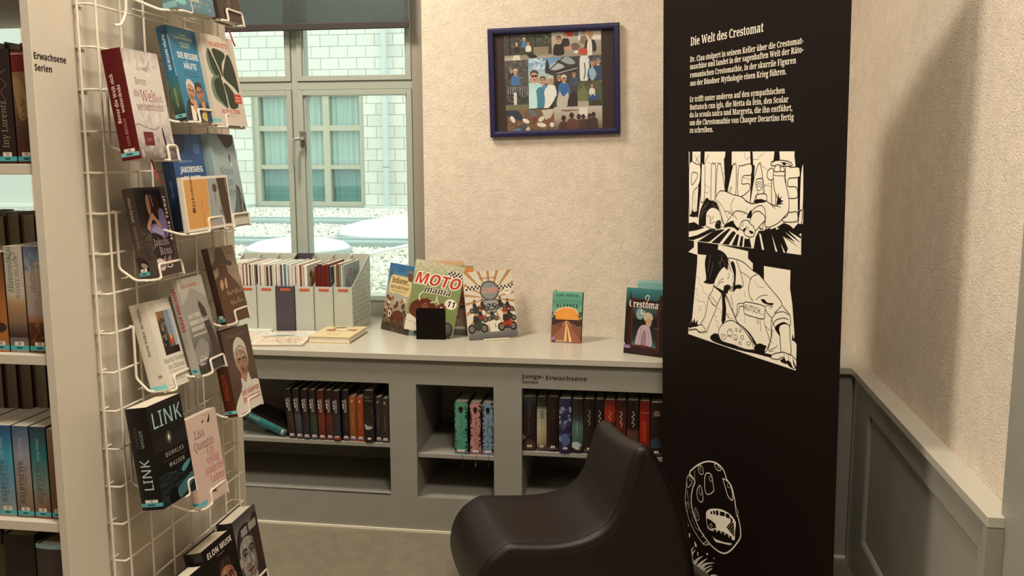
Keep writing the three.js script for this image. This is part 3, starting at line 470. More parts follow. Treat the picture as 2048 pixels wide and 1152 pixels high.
  rackBook({ label: 'dark brown paperback titled Jakobs Ross with a crouching girl in a violet dress', o: [-1.042, 1.244, -1.775], yaw: 88, tilt: 10.1, roll: -0.8, w: 0.12, h: 0.192, t: 0.025, base: '#44342f',
    spine: (c, t, h) => { rect(c, '#4a3a34', 0, 0, t, h); T(c, 'Silvia Tschui', 9, 20, 8.6, { bold: true, turn: Math.PI / 2, color: '#c9beb3' }); T(c, 'Jakobs Ross', 9, 80, 9, { ...serif, turn: Math.PI / 2, color: '#8b7d75' }); blob(c, '#251815', [0, 148], [12, 146], [25, 160], [25, 176], [0, 176]); oval(c, '#9b8480', 16, 164, 8, 5, 0.6); sticker(c, t, h, '24', '#58aab0'); },
    front: (c, w, h) => { rect(c, '#3d2f2b', 0, 0, w, h); rect(c, '#1c1010', 3, 5, 96, 80); blob(c, '#2a1d19', [0, 84], [30, 80], [50, 110], [30, 150], [0, 150]); speckle(c, 0, 88, 34, 60, 50, ['#514b44', '#5e584e', '#443c36'], 2, 6, mulberry(8)); rect(c, '#150c0c', 36, 96, 70, 60);
      blob(c, '#3a211a', [44, 20], [62, 14], [80, 24], [86, 52], [76, 62], [52, 56]); blob(c, '#b98d72', [40, 22], [50, 16], [52, 44], [44, 60], [38, 48]); blob(c, '#7a6b93', [78, 50], [96, 52], [100, 100], [84, 112], [56, 100], [30, 96], [46, 80], [70, 76]); blob(c, '#b3856a', [26, 82], [50, 56], [60, 62], [78, 84], [72, 88], [52, 70], [32, 92]); blob(c, '#9b8bb4', [40, 92], [62, 84], [84, 100], [70, 104]); line(c, '#8f7fae', 4, [58, 18], [62, 40]);
      T(c, 'Silvia Tschui', 112, 118, 13.5, { bold: true, turn: -Math.PI / 2, color: '#e9dfcf', gap: 1.5 }); T(c, 'Jakobs', 36, 126, 21, { ...serif, color: '#b39a9f', sx: 0.9 }); T(c, 'Ross', 52, 147, 23, { ...serif, color: '#b39a9f', sx: 0.95 }); blob(c, '#c9bdb6', [34, 158], [50, 154], [66, 164], [62, 176], [46, 180]); blob(c, '#8b6470', [62, 156], [70, 150], [66, 166]); blob(c, '#8b6470', [80, 154], [90, 150], [86, 164], [76, 166]); oval(c, '#cfc7bf', 80, 172, 12, 5); oval(c, '#2a1b18', 80, 172, 7, 2.4); } }, 8, 0.01, 0.3, 0.98);
  rackBook({ label: 'grey paperback with misty mountain and red lettering on its spine', o: [-1.006, 1.008, -1.897], yaw: 89.6, tilt: 13, w: 0.114, h: 0.22, t: 0.022, base: '#a9a49b',
    spine: (c, t, h) => { rect(c, '#aaa59c', 0, 0, t, h); T(c, 'DRAUF ANKOMMT', 15, 118, 13, { bold: true, turn: -Math.PI / 2, color: '#a3241f', sx: 0.9 }); sticker(c, t, h, null, '#62b6bc'); },
    front: (c, w, h) => { bands(c, 0, 0, w, h, [0, '#b9b6ac'], [0.35, '#a29f97'], [0.6, '#787570'], [1, '#2e2725']); poly(c, '#95928a', [0, 60], [30, 42], [50, 24], [70, 30], [w, 56], [w, 110], [0, 110]); T(c, 'MIKE SCHNEIDER', 10, 22, 10, { bold: true, color: '#b03a2c', sx: 0.9 }); poly(c, '#3a302d', [66, 64], [76, 58], [92, 78], [104, 130], [w, 196], [w, h], [72, h], [80, 150]); line(c, '#3a302d', 2, [70, 62], [70, 54]); T(c, 'GUT SEIN,', 12, 92, 13, { bold: true, color: '#d9d6cc', sx: 0.9 }); T(c, "WENN'S DRAUF", 12, 107, 13, { bold: true, color: '#d9d6cc', sx: 0.9 }); T(c, 'ANKOMMT', 12, 122, 13, { bold: true, color: '#d9d6cc', sx: 0.9 }); rect(c, '#c9c6bd', 12, 130, 62, 3); blob(c, '#8d8a84', [0, 168], [20, 150], [44, 142], [66, 160], [50, 190], [0, 196]); line(c, '#c9c6bf', 2, [10, 196], [24, 180], [36, 186], [48, 176]); rect(c, '#d0cdc5', 14, 188, 36, 3); rect(c, '#d0cdc5', 10, 198, 24, 3); } }, 4, 0.003, 0.42, 0.98);
  rackBook({ label: 'brown paperback with the silhouette of a man in a hat', o: [-1.04, 1.087, -2.099], yaw: 88, tilt: 13.2, roll: -1.5, w: 0.126, h: 0.192, t: 0.018, base: '#3f2a22',
    spine: (c, t, h) => { bands(c, 0, 0, t, h, [0, '#6e5a4e'], [0.4, '#4a332a'], [1, '#2c1c17']); sticker(c, t, h, '25', '#5fb0b6'); },
    front: (c, w, h) => { bands(c, 0, 0, w, h, [0, '#8d7a6c'], [0.35, '#b09a86'], [0.55, '#8a6a4e'], [1, '#4c2d1a']); blob(c, '#9a8571', [60, 60], [126, 64], [126, 92], [70, 90]); blob(c, '#4b3226', [20, 30], [34, 6], [66, 6], [78, 34], [98, 42], [92, 52], [60, 46], [30, 50], [4, 58], [0, 46]); poly(c, '#54341f', [28, 48], [70, 46], [72, 70], [98, 92], [126, 128], [126, 192], [0, 192], [0, 80], [22, 72]); blob(c, '#c29d78', [18, 96], [28, 82], [36, 92], [24, 110]); blob(c, '#c9a17a', [44, 86], [54, 80], [50, 104], [42, 104]); T(c, 'ROMAN', 84, 22, 8, { color: '#5b4a40' });
      line(c, '#cdbca8', 1.3, [40, 122], [48, 112], [46, 124], [56, 118], [60, 124], [70, 114], [74, 122]); line(c, '#cdbca8', 1.3, [82, 122], [88, 110], [88, 124], [98, 114], [104, 122], [116, 116]); line(c, '#cdbca8', 1.3, [46, 148], [54, 138], [58, 150], [64, 140], [70, 148], [80, 144]); line(c, '#cdbca8', 1.3, [84, 146], [92, 134], [92, 148], [104, 142], [112, 146]); } }, 6, 0.003, 0.4, 0.98);
  rackBook({ label: 'white paperback with a small framed painting and title Im Château', o: [-1.036, 0.996, -1.805], yaw: 89.6, tilt: 13.5, roll: -1.8, w: 0.113, h: 0.196, t: 0.04, base: '#d9d2c4',
    spine: (c, t, h) => { T(c, 'Martin Walker  Im Château', 22, 118, 9, { font: 'serif', bold: true, turn: -Math.PI / 2, color: '#2b211c', sx: 0.86 }); T(c, '26', 30, 168, 9, { bold: true, align: 'center', color: '#201814' }); rect(c, '#7fd0d4', 0, h - 13, t, 10); },
    front: (c, w, h) => { rect(c, '#e2dccf', 0, 0, w, h); c.strokeStyle = '#a49b8c'; c.lineWidth = 0.7; c.strokeRect(8, 8, w - 16, h - 16); c.save(); c.beginPath(); c.rect(28, 26, 60, 98); c.clip(); rect(c, '#5b6068', 28, 26, 60, 98); bands(c, 28, 26, 26, 98, [0, '#a0714a'], [0.4, '#3c2a22'], [1, '#1c1412']); speckle(c, 30, 28, 56, 60, 50, ['#8a5a3a', '#b78a62', '#6d7884', '#38302e', '#9aa6ae'], 2, 7, mulberry(31)); rect(c, '#82909c', 58, 26, 16, 70); rect(c, '#9fb4c2', 76, 26, 12, 98); oval(c, '#b3562c', 66, 92, 9, 12); oval(c, '#d9a06a', 66, 86, 5, 6); speckle(c, 30, 80, 30, 40, 30, ['#d9d4c8', '#1d1512', '#6a4a36'], 1, 4, mulberry(32)); rect(c, '#241814', 28, 108, 60, 16); c.restore();
      T(c, 'Martin Walker', 57, 140, 13.5, { ...serif, align: 'center', color: '#332b28', sx: 0.9 }); T(c, 'Im Château', 57, 155, 13.5, { font: 'serif', align: 'center', color: '#332b28', sx: 0.9, italic: 0.2 }); T(c, 'Der siebte Fall für Bruno,', 57, 164, 5.4, { ...serif, align: 'center', color: '#4a423e' }); T(c, 'Chef de police', 57, 170, 5.4, { ...serif, align: 'center', color: '#4a423e' }); T(c, 'Roman · Diogenes', 57, 183, 5.4, { ...serif, align: 'center', color: '#4a423e' }); } }, 4, 0.002, 0.28, 0.98);
  rackBook({ name: 'hardcover', label: 'brown hardcover titled Der Kämpfer im Vatikan showing an old man in white skullcap', o: [-1.005, 0.864, -2.066], yaw: 87, tilt: 10.4, roll: -1, w: 0.135, h: 0.211, t: 0.032, hard: true, base: '#3b2720',
    spine: (c, t, h) => { bands(c, 0, 0, t, h, [0, '#3a251f'], [0.4, '#40241b'], [1, '#5a2413']); T(c, 'ENGLISCH', 22, 170, 17, { bold: true, turn: -Math.PI / 2, color: '#b3431d', sx: 0.8 }); sticker(c, t, h, null, '#7fd0d4'); },
    front: (c, w, h) => { bands(c, 0, 0, w, h, [0, '#4a362e'], [0.5, '#5d463b'], [1, '#463026']); T(c, 'ANDREAS ENGLISCH', 66, 22, 12, { bold: true, align: 'center', color: '#6e5a50', sx: 0.8 }); head(c, 72, 84, 39, { skin: '#ad846a', hair: '#cdc4b8', dark: '#7a523d' }); blob(c, '#d2c9bd', [42, 62], [46, 40], [70, 24], [96, 38], [103, 62], [72, 46]); line(c, '#4a342a', 2, [43, 63], [72, 47], [102, 63]);
      blob(c, '#ddd6ca', [0, 211], [10, 182], [46, 152], [52, 126], [72, 140], [92, 118], [98, 138], [135, 150], [135, 211]); line(c, '#a59c90', 1.4, [52, 130], [58, 156], [72, 146]); line(c, '#b8afa2', 1.4, [98, 130], [92, 152], [74, 144]);
      T(c, 'DER KÄMPFER', 85, 170, 17, { bold: true, align: 'center', color: '#a52b22', sx: 0.78 }); T(c, 'IM VATIKAN', 85, 189, 19, { bold: true, align: 'center', color: '#a52b22', sx: 0.8 }); } }, 3, 0.003, 0.45, 0.98);
  rackBook({ label: 'thick black paperback with pale blue title Link, Dunkles Wasser', pz: -1.764, o: [-0.997, 0.771, -1.695], yaw: 87.2, tilt: 7.9, roll: -0.8, w: 0.126, h: 0.218, t: 0.05, base: '#14100f',
    spine: (c, t, h) => { rect(c, '#161110', 0, 0, t, h); T(c, 'LINK', 36, 178, 31, { turn: -Math.PI / 2, color: '#bfd3d3', sx: 1.02 }); T(c, 'DUNKLES', 19, 86, 10.5, { turn: -Math.PI / 2, color: '#57605f' }); T(c, 'WASSER', 31, 86, 10.5, { turn: -Math.PI / 2, color: '#a5adac' }); sticker(c, t, h, '25', '#58b4bd'); },
    front: (c, w, h) => { bands(c, 0, 0, w, h, [0, '#1d1818'], [0.42, '#191414'], [0.7, '#141010'], [1, '#1b2326']); T(c, 'LINK', 64, 51, 47, { align: 'center', color: '#9fc3c8', sx: 1.1 }); blob(c, '#241f20', [0, 84], [40, 74], [86, 80], [126, 70], [126, 100], [0, 100]); oval(c, '#4a4a3f', 60, 80, 10, 14); oval(c, '#d9d2b4', 60, 80, 2.5, 8); oval(c, '#e9e4cc', 60, 80, 4, 3); T(c, 'DUNKLES', 72, 118, 12.5, { align: 'center', color: '#c9c4b8', gap: 2.5 }); line(c, '#6b3d34', 0.8, [24, 126], [110, 126]); T(c, 'WASSER', 74, 142, 12.5, { align: 'center', color: '#c9c4b8', gap: 2.5 });
      const r = mulberry(17); for (let i = 0; i < 60; i++) { const y = 150 + 60 * r(), x = 126 * r(); line(c, ['#233238', '#1d2a2e', '#2f474c', '#11191b'][i % 4], 1 + 1.6 * r(), [x - 20, y + 5], [x, y - 2], [x + 22, y + 1]); } blob(c, '#4f8f98', [86, 158], [104, 148], [122, 146], [112, 158], [92, 166]); oval(c, '#0d0909', 46, 204, 20, 17); blob(c, '#3f6d72', [60, 196], [90, 184], [122, 176], [118, 196], [80, 212], [64, 214]); } }, 1, 0.004, 0.5, 0.98);
  rackBook({ label: 'slim pale pink paperback titled Ein völlig anderes Leben', o: [-0.995, 0.713, -1.84], yaw: 87.2, tilt: 7.7, roll: -1.4, w: 0.126, h: 0.205, t: 0.018, base: '#cfb4a9',
    spine: (c, t, h) => { sticker(c, t, h, null, '#62b6bc'); },
    front: (c, w, h) => { rect(c, '#d3b8ad', 0, 0, w, h); rect(c, '#62b6bc', 0, h - 12, 34, 10); const r = (s, x, y, z, col) => T(c, s, x, y, z, { ...serif, color: col, sx: 0.82 }); r('Lisa', 22, 52, 27, '#5b5454'); r('Quentin', 14, 78, 27, '#5b5454'); line(c, '#8b7f7d', 1, [40, 88], [58, 86]); r('Ein', 62, 96, 25, '#b04a58'); r('völlig', 56, 118, 25, '#b5406a'); r('anderes', 46, 141, 25, '#b6503c'); r('Leben', 60, 164, 25, '#b6503c'); blob(c, '#3a3030', [84, 24], [92, 14], [94, 6], [97, 14], [92, 26]); blob(c, '#4a4040', [60, 20], [70, 16], [66, 22]); line(c, '#5a5050', 1, [72, 8], [80, 5]); oval(c, '#c7bdb4', 54, 168, 9, 15, 0.4); blob(c, '#3a3030', [60, 178], [72, 174], [76, 184], [66, 186]); line(c, '#3a3030', 1.6, [74, 182], [80, 190]); } }, 0, 0.003, 0.4, 0.98);
  rackBook({ name: 'hardcover', label: 'thick black biography with white capitals on its cover, low in the rack', o: [-0.996, 0.377, -1.911], yaw: 88, tilt: 11.6, roll: 0.6, w: 0.146, h: 0.204, t: 0.048, hard: true, base: '#1a1312',
    spine: (c, t, h) => { T(c, 'ELON MUSK', 32, 150, 20, { bold: true, turn: -Math.PI / 2, color: '#d9d2c6', sx: 0.9 }); },
    front: (c, w, h) => { bands(c, 0, 0, w, h, [0, '#1b1413'], [1, '#120c0b']); T(c, 'ELON MUSK', 78, 28, 20, { bold: true, align: 'center', color: '#e9e2d6', sx: 1.05 }); T(c, 'Die Biografie', 60, 38, 6, { color: '#9b938a' }); head(c, 84, 106, 46, { skin: '#a8745a', hair: '#2b1a14', dark: '#6b4434' }); } }, 0, 0.003, 0.3, 0.9);
  rackBook({ name: 'hardcover', label: 'black hardcover with a black-and-white face, low at the far end of the rack', o: [-1.009, 0.378, -2.078], yaw: 91, tilt: 8.5, w: 0.136, h: 0.205, t: 0.044, hard: true, base: '#2a2422',
    front: (c, w, h) => { bands(c, 0, 0, w, h, [0, '#4a4644'], [0.3, '#8f8b86'], [1, '#2a2220']); head(c, 56, 108, 66, { skin: '#a9a49d', hair: '#2a2422', dark: '#57504c' }); speckle(c, 26, 146, 60, 40, 160, ['#6d6761', '#4a4440'], 0.5, 1.4, mulberry(41)); blob(c, '#2f2725', [92, 40], [136, 30], [136, 205], [90, 205], [98, 140]); c.save(); c.rotate(-0.02); rect(c, '#a5a09a', 34, 36, 36, 20); rect(c, '#a5a09a', 78, 36, 46, 20); for (const [x, y] of [[40, 40], [52, 39], [62, 41], [84, 40], [96, 39], [108, 40], [118, 41]]) line(c, '#6d6862', 1.6, [x, y], [x + 2, y + 12]); c.restore(); rect(c, '#3b211a', 96, 70, 40, 90); } }, 0, 0.003, 0.3, 0.9);
  rackBook({ name: 'hardcover', label: 'dark hardcover at the lowest near end of the rack, cut by the picture edge', o: [-0.99, 0.36, -1.765], yaw: 88, tilt: 11, w: 0.135, h: 0.2, t: 0.045, hard: true, base: '#1a1412' }, 0, 0.003, 0.3, 0.9);
  // top row, cut off by the picture edge
  const b2 = rackBook({ name: 'hardcover', label: 'brown speckled book in the top right pocket of the rack with a red ribbon', o: [-1.005, 1.815, -2.07], yaw: 89, tilt: 10, w: 0.119, h: 0.2, t: 0.03, hard: true, base: '#2c1d18',
    front: (c, w, h) => { rect(c, '#3a2620', 0, 0, w, h); speckle(c, 0, 0, w, h, 260, ['#4f372e', '#241612', '#6b5546', '#7d6c5e'], 1, 5, mulberry(51)); line(c, '#8d7f72', 3, [60, 170], [64, 150], [62, 130]); } }, 14, 0.003, 0.3, 0.96);
  ribbon(b2, '#8c1f1c', [[0.05, 0.004, -0.01], [0.05, -0.02, -0.008], [0.047, -0.05, -0.002], [0.04, -0.062, 0.004]]);
  rackBook({ label: 'pale blue paperback with pebbly print in the top row of the wire rack', o: [-1.002, 1.807, -1.869], yaw: 83, tilt: 10, w: 0.14, h: 0.2, t: 0.034, base: '#5f8592',
    spine: (c, t, h) => { rect(c, '#86b4b6', 0, h - 16, t, 12); },
    front: (c, w, h) => { bands(c, 0, 0, w, h, [0, '#7fa9b6'], [1, '#5c7d8a']); speckle(c, 0, 110, w, 80, 240, ['#8fb0b6', '#54727c', '#b3c6c6', '#c9b98f'], 1, 4, mulberry(52)); T(c, 'Im Wind', 62, 178, 12, { bold: true, align: 'center', color: '#d8cfb0' }); rect(c, '#7fc4b8', 0, h - 26, 34, 14); } }, 14, 0.003, 0.4, 0.96);
}
// ------------------------------ books standing on shelves, spines out
function shelfRow(group, y, z, S, items) {
  const c = canvas(items.reduce((a, i) => a + Math.ceil(i.t * 1000 * S) + 4, 0), Math.max(...items.map((i) => i.h)) * 1000 * S), x = c.getContext('2d'), mat = std('#ffffff', 0.4);
  let at = 0; const made = [];
  for (const it of items) {
    const px = Math.ceil(it.t * 1000 * S);
    x.save(); x.translate(at, 0); x.scale(px / (it.t * 1000), c.height / (it.h * 1000)); x.beginPath(); x.rect(0, 0, it.t * 1000, it.h * 1000); x.clip(); rect(x, it.base, 0, 0, it.t * 1000, it.h * 1000); it.spine(x, it.t * 1000, it.h * 1000); x.restore();
    const u = [at / c.width, (at + px) / c.width]; at += px + 4;
    made.push(makeBook({ name: it.name ?? 'book', label: it.label, group: it.group ?? group, o: [it.x + it.t, y + it.t * Math.sin(R(it.lean ?? 0)), z + (it.dz ?? 0)], yaw: 90 + (it.yaw ?? 0), tilt: it.lean ?? 0, w: it.w ?? 0.145, h: it.h, t: it.t, hard: it.hard ?? true, atlas: { mat, u }, pages: it.pages ?? M.pagesGrey }));
  }
  mat.map = printed(c); return made;
}
const ord = ['first', 'second', 'third', 'fourth', 'fifth', 'sixth', 'seventh', 'eighth', 'ninth', 'tenth', 'eleventh', 'twelfth', 'thirteenth', 'fourteenth', 'fifteenth', 'sixteenth', 'seventeenth'];
const lilac = (c, t, h, n) => { rect(c, '#7d6176', 1, h - 15, t - 2, 9); rect(c, '#ddd5cb', t * 0.22, h - 20, t * 0.56, 8); T(c, n, t / 2, h - 13.6, 6, { align: 'center', bold: true, color: '#2a201e' }); };
{
  // left bay of the low bookcase
  const seek = (c1, c2, c3) => (c, t, h) => { bands(c, 0, 0, t, h, [0, c1], [0.42, c1], [0.56, c2], [1, c3]); for (const [dx, dy, s] of [[5, 46, 3], [6, 60, 3.6], [7, 72, 3.2]]) oval(c, '#d8d4cd', dx, dy, s * 0.8, s * 1.6); T(c, 'SEEKERS', 20, 92, 14, { font: 'serif', bold: true, turn: -Math.PI / 2, color: '#b7b2ab', sx: 0.86 }); line(c, '#6d635c', 0.8, [t * 0.4, 104], [t * 0.8, 104]); line(c, '#6d635c', 0.8, [t * 0.62, 112], [t * 0.62, 170]); };
  const plain = (a, b, mark) => (c, t, h) => { bands(c, 0, 0, t, h, [0, a], [1, b]); rect(c, mark, t * 0.38, 14, t * 0.24, 10); line(c, mark, 1, [t * 0.5, 70], [t * 0.46, 84], [t * 0.54, 98], [t * 0.48, 118], [t * 0.52, 130]); };
  const xs = [-1.452, -1.419, -1.387, -1.356, -1.323, -1.291, -1.26, -1.224, -1.194, -1.163, -1.131, -1.088, -1.0595];
  const ts = [0.028, 0.028, 0.028, 0.029, 0.029, 0.0285, 0.031, 0.0275, 0.028, 0.0285, 0.041, 0.0265, 0.0285];
  const lean = [4.5, 4, 2.4, 2.2, 1.6, 1.4, 0.9, 0.6, 0.5, 0.4, 0.3, 0.4, 0.2];
  const hs = [0.205, 0.206, 0.206, 0.206, 0.205, 0.206, 0.206, 0.208, 0.184, 0.184, 0.213, 0.184, 0.182];
  const paint = [seek('#1d1310', '#3a281a', '#24170f'), seek('#221617', '#41495a', '#2a2526'), seek('#1f1113', '#2b1c20', '#24202a'), seek('#1d1813', '#2f3a2a', '#273433'), seek('#4a1c10', '#6a2c17', '#4a1d12'), seek('#1f100f', '#5c2415', '#3a1812'), seek('#1f1114', '#2b2530', '#262233'), seek('#1a0f0d', '#2a1a14', '#1e1310'),
    plain('#8a4f25', '#7a4320', '#c79a6a'), plain('#8f3f20', '#8a3218', '#d09a74'), (c, t, h) => { rect(c, '#1d1310', 0, 0, t, h); T(c, 'PERCY', 4, 32, 9, { font: 'serif', color: '#8d8177', sx: 0.9 }); line(c, '#8d8177', 2, [6, 42], [34, 42]); speckle(c, 2, 60, t - 4, 90, 40, ['#3a2a20', '#4a3a2e', '#251a14'], 2, 7, mulberry(61)); blob(c, '#9aa39b', [4, 138], [16, 144], [36, 150], [22, 160], [6, 158]); }, plain('#2c2a30', '#211c20', '#8a847c'), plain('#2f2a1c', '#2a2416', '#a3946c')];
  const what = ['black hardcover with silver title and brown lower half', 'dark hardcover with silver title and slate-blue lower half', 'dark plum hardcover with silver title', 'dark green hardcover with silver title', 'rust-red hardcover with silver title', 'black hardcover with silver title and red-brown lower half', 'violet-black hardcover with silver title and red foot sticker', 'black hardcover with silver title, last of the silver-titled row', 'ochre-brown shorter hardcover', 'orange-red shorter hardcover', 'thick black hardcover with pale patch near its foot', 'dark slate shorter hardcover', 'dark olive shorter hardcover beside the bay edge'];
  shelfRow('books on the shelf of the left low bay', 0.3612, -3.434, 2, xs.map((x, i) => ({ x, t: ts[i], h: hs[i], lean: lean[i], base: '#1d1310', w: 0.145, label: `${what[i]}, ${ord[i]} in the left low bay`, dz: [0, 0.002, 0.006, 0.004, 0.004, 0.002, 0.008, 0, 0, 0.002, 0.008, -0.002, 0.004][i],
    spine: (c, t, h) => { paint[i](c, t, h); if (i !== 10) lilac(c, t, h, '' + (14 + i)); else { rect(c, '#ddd5cb', 14, h - 20, 14, 8); } if (i === 6) rect(c, '#8a2f1a', 2, h - 14, t - 4, 9); } })));
  // the teal one that has toppled against the row
  const b = shelfRow('books on the shelf of the left low bay', 0.3612, -3.44, 2, [{ x: 0, t: 0.034, h: 0.205, base: '#2c6d6c', label: 'teal hardcover fallen over, leaning at the left of the silver-titled books', w: 0.14,
    spine: (c, t, h) => { bands(c, 0, 0, t, h, [0, '#234a4a'], [0.5, '#2f7b79'], [1, '#2a6665']); T(c, 'EDITH', 25, 84, 16, { font: 'serif', bold: true, turn: -Math.PI / 2, color: '#9ab3ae', sx: 0.9 }); for (const y of [150, 157]) rect(c, '#1f5554', 0, y, t, 2); lilac(c, t, h, '13'); rect(c, '#2c1d18', t - 1.6, 0, 1.6, h); } }])[0];
  pose(b, [-1.462, 0.3931, -3.44], 90, 66, 0);
  // middle bay
  const lace = (bg, dark, ink, seed) => (c, t, h) => { const r = mulberry(seed); rect(c, '#20100f', 0, 0, t, h); blob(c, bg, [3, 4], [t - 3, 4], [t - 1, 30], [t - 4, 44], [t - 2, 90], [t - 4, 130], [t - 1, 175], [t - 3, h], [3, h], [1, 175], [4, 130], [2, 90], [4, 44], [1, 30]); oval(c, '#180d0d', t / 2, 28, 9 * t / 50, 10); oval(c, '#180d0d', t / 2, 38, 6 * t / 50, 7); for (let i = 0; i < 60; i++) { const y = h * r(), e = r() < 0.5 ? 1 + 8 * r() : t - 1 - 8 * r(); oval(c, dark, e, y, 1.4 + 2.8 * r(), 2 + 3.6 * r(), r() * 3); } for (let i = 0; i < 18; i++) { const y = 60 + 130 * r(), e = 8 + (t - 16) * r(); oval(c, dark, e, y, 1.2, 2.6, r() * 3); }
    line(c, ink, 2.4, [t * 0.5, 62], [t * 0.55, 84], [t * 0.46, 110], [t * 0.54, 130]); line(c, ink, 1.6, [t * 0.3, 138], [t * 0.5, 130], [t * 0.72, 128], [t * 0.8, 138], [t * 0.66, 144], [t * 0.6, 136]); line(c, ink, 2.2, [t * 0.42, 150], [t * 0.56, 164], [t * 0.46, 178]); lilac(c, t, h, '1'); };
  const m = shelfRow('patterned trilogy in the middle low bay', 0.327, -3.436, 2, [
    { x: -0.766, t: 0.055, h: 0.213, base: '#3fa383', w: 0.15, label: 'thick black hardcover with green lacework spine in the middle bay', spine: lace('#4f8f7a', '#142a23', '#2c6552', 71) },
    { x: -0.7035, t: 0.0455, h: 0.213, base: '#b8776f', w: 0.15, label: 'black hardcover with pink lacework spine in the middle bay', spine: lace('#b07f78', '#3a1a1a', '#7a4044', 72) },
    { x: -0.6545, t: 0.0475, h: 0.213, base: '#6f8aa3', w: 0.15, label: 'black hardcover with blue lacework spine in the middle bay', spine: lace('#71879b', '#1a2230', '#3d4f66', 73) }]);
  m.forEach((k, i) => ribbon(k, ['#241512', '#8a5a55', '#241512'][i], [[0.012, 0.002, -0.02], [-0.008, 0.001, -0.02], [-0.0125, -0.004, -0.02], [-0.0125, -0.03, -0.0205], [-0.0115, -0.046, -0.0215]]));
  // right bay
  const X = [-0.493, -0.4385, -0.3985, -0.35, -0.3015, -0.2555, -0.2125, -0.1765, -0.1335, -0.0905, -0.0425, -0.0015, 0.05, 0.1, 0.152, 0.2, 0.25, 0.298], W = [0.051, 0.038, 0.045, 0.0465, 0.044, 0.0405, 0.0345, 0.041, 0.0395, 0.0445, 0.038, 0.046, 0.046, 0.044, 0.046, 0.045, 0.044, 0.046];
  const glyph = (c, t, col) => line(c, col, 2, [t * 0.45, 44], [t * 0.62, 56], [t * 0.4, 66], [t * 0.6, 74], [t * 0.42, 88], [t * 0.62, 92], [t * 0.5, 104]);
  const spines = [
    ['thick dark hardcover with pale claws at its foot', (c, t, h) => { bands(c, 0, 0, t, h, [0, '#2a3340'], [0.2, '#241a20'], [1, '#2a1a16']); T(c, 'ERAGON', t * 0.6, 84, 13, { font: 'serif', turn: -Math.PI / 2, color: '#5c463a' }); line(c, '#7a6a60', 1, [t / 2, 100], [t / 2, 160]); poly(c, '#7d7468', [0, 150], [14, 165], [0, 176]); line(c, '#15100e', 5, [4, 180], [24, 160], [44, 150]); blob(c, '#4a332a', [6, 192], [26, 170], [48, 186], [48, 210], [4, 210]); }],
    ['cream and green hardcover with a black O', (c, t, h) => { bands(c, 0, 0, t, h, [0, '#2a1d18'], [0.16, '#2a2a22'], [0.24, '#8a8f7c'], [0.6, '#b3a688'], [0.85, '#9a8465'], [1, '#23382a']); T(c, 'OXO', t * 0.68, 88, 16, { bold: true, turn: -Math.PI / 2, color: '#241a14' }); line(c, '#4a4034', 1.2, [t / 2, 96], [t / 2, 142]); }],
    ['plain black-brown hardcover with faint brown title', (c, t, h) => { rect(c, '#21120f', 0, 0, t, h); T(c, 'OXYD', t * 0.66, 88, 15, { bold: true, turn: -Math.PI / 2, color: '#4a2d22' }); line(c, '#4a2d22', 1.4, [t / 2, 96], [t / 2, 142]); }],
    ['violet-blue hardcover with pale scales', (c, t, h) => { rect(c, '#2a2440', 0, 0, t, h); const r = mulberry(81); for (let i = 0; i < 26; i++) oval(c, ['#6f7f9c', '#8b96ab', '#3d3a5c', '#4a4d74'][i % 4], t * r(), 30 + 130 * r(), 4 + 5 * r(), 5 + 8 * r(), r()); blob(c, '#4c6088', [6, 150], [30, 140], [44, 170], [20, 190]); }],
    ['grey-green misty hardcover', (c, t, h) => { bands(c, 0, 0, t, h, [0, '#1f1613'], [0.3, '#2c2a26'], [0.5, '#4f6f68'], [0.8, '#3f5a54'], [1, '#1b1a17']); line(c, '#83a098', 2, [t * 0.5, 90], [t * 0.48, 140]); blob(c, '#aeb8ae', [0, 176], [20, 170], [38, 182], [20, 196], [0, 192]); }],
    ['dark olive-black hardcover with cream rune', (c, t, h) => { bands(c, 0, 0, t, h, [0, '#1b100d'], [1, '#29231a']); glyph(c, t, '#a89d80'); }],
    ['slim black hardcover with white rune', (c, t, h) => { rect(c, '#190d0c', 0, 0, t, h); glyph(c, t, '#d0c8ba'); }],
    ['bright red-banded hardcover with gold rune', (c, t, h) => { bands(c, 0, 0, t, h, [0, '#4a130c'], [0.2, '#8f2710'], [0.4, '#84210e'], [0.42, '#2a0f0c'], [1, '#1d0c0a']); glyph(c, t, '#c9a060'); }],
    ['maroon hardcover with white rune', (c, t, h) => { bands(c, 0, 0, t, h, [0, '#2a0f0d'], [0.5, '#5a1a12'], [1, '#3a120e']); glyph(c, t, '#c9bfae'); }],
    ['black hardcover with tan foot and white rune', (c, t, h) => { bands(c, 0, 0, t, h, [0, '#1d0e0c'], [0.5, '#1d0e0c'], [0.56, '#4f3024'], [1, '#5a3a2a']); glyph(c, t, '#cfc4b0'); }],
    ['scarlet hardcover', (c, t, h) => { bands(c, 0, 0, t, h, [0, '#5c140c'], [0.24, '#74180d'], [0.4, '#861b0e'], [1, '#6e150b']); T(c, 'FEUER', t * 0.5, 50, 9, { font: 'serif', align: 'center', color: '#c97a5c' }); for (const k of [0.36, 0.5, 0.64]) line(c, '#d1603a', 1.2, [t * k, 80], [t * k, 160]); }],
    ['brown-black hardcover with a tan emblem beside the banner', (c, t, h) => { rect(c, '#241812', 0, 0, t, h); oval(c, '#6a5a40', t / 2, 42, 13, 11); line(c, '#8a7a5a', 2, [8, 52], [38, 50]); blob(c, '#2e3640', [4, 150], [26, 140], [42, 160], [40, 176], [4, 176]); }],
  ];
  const dull = ['dark brown', 'dark green', 'black', 'dark red', 'navy', 'grey-brown'], dullHex = ['#32241c', '#26302a', '#1c1513', '#471a14', '#202838', '#4a4038'];
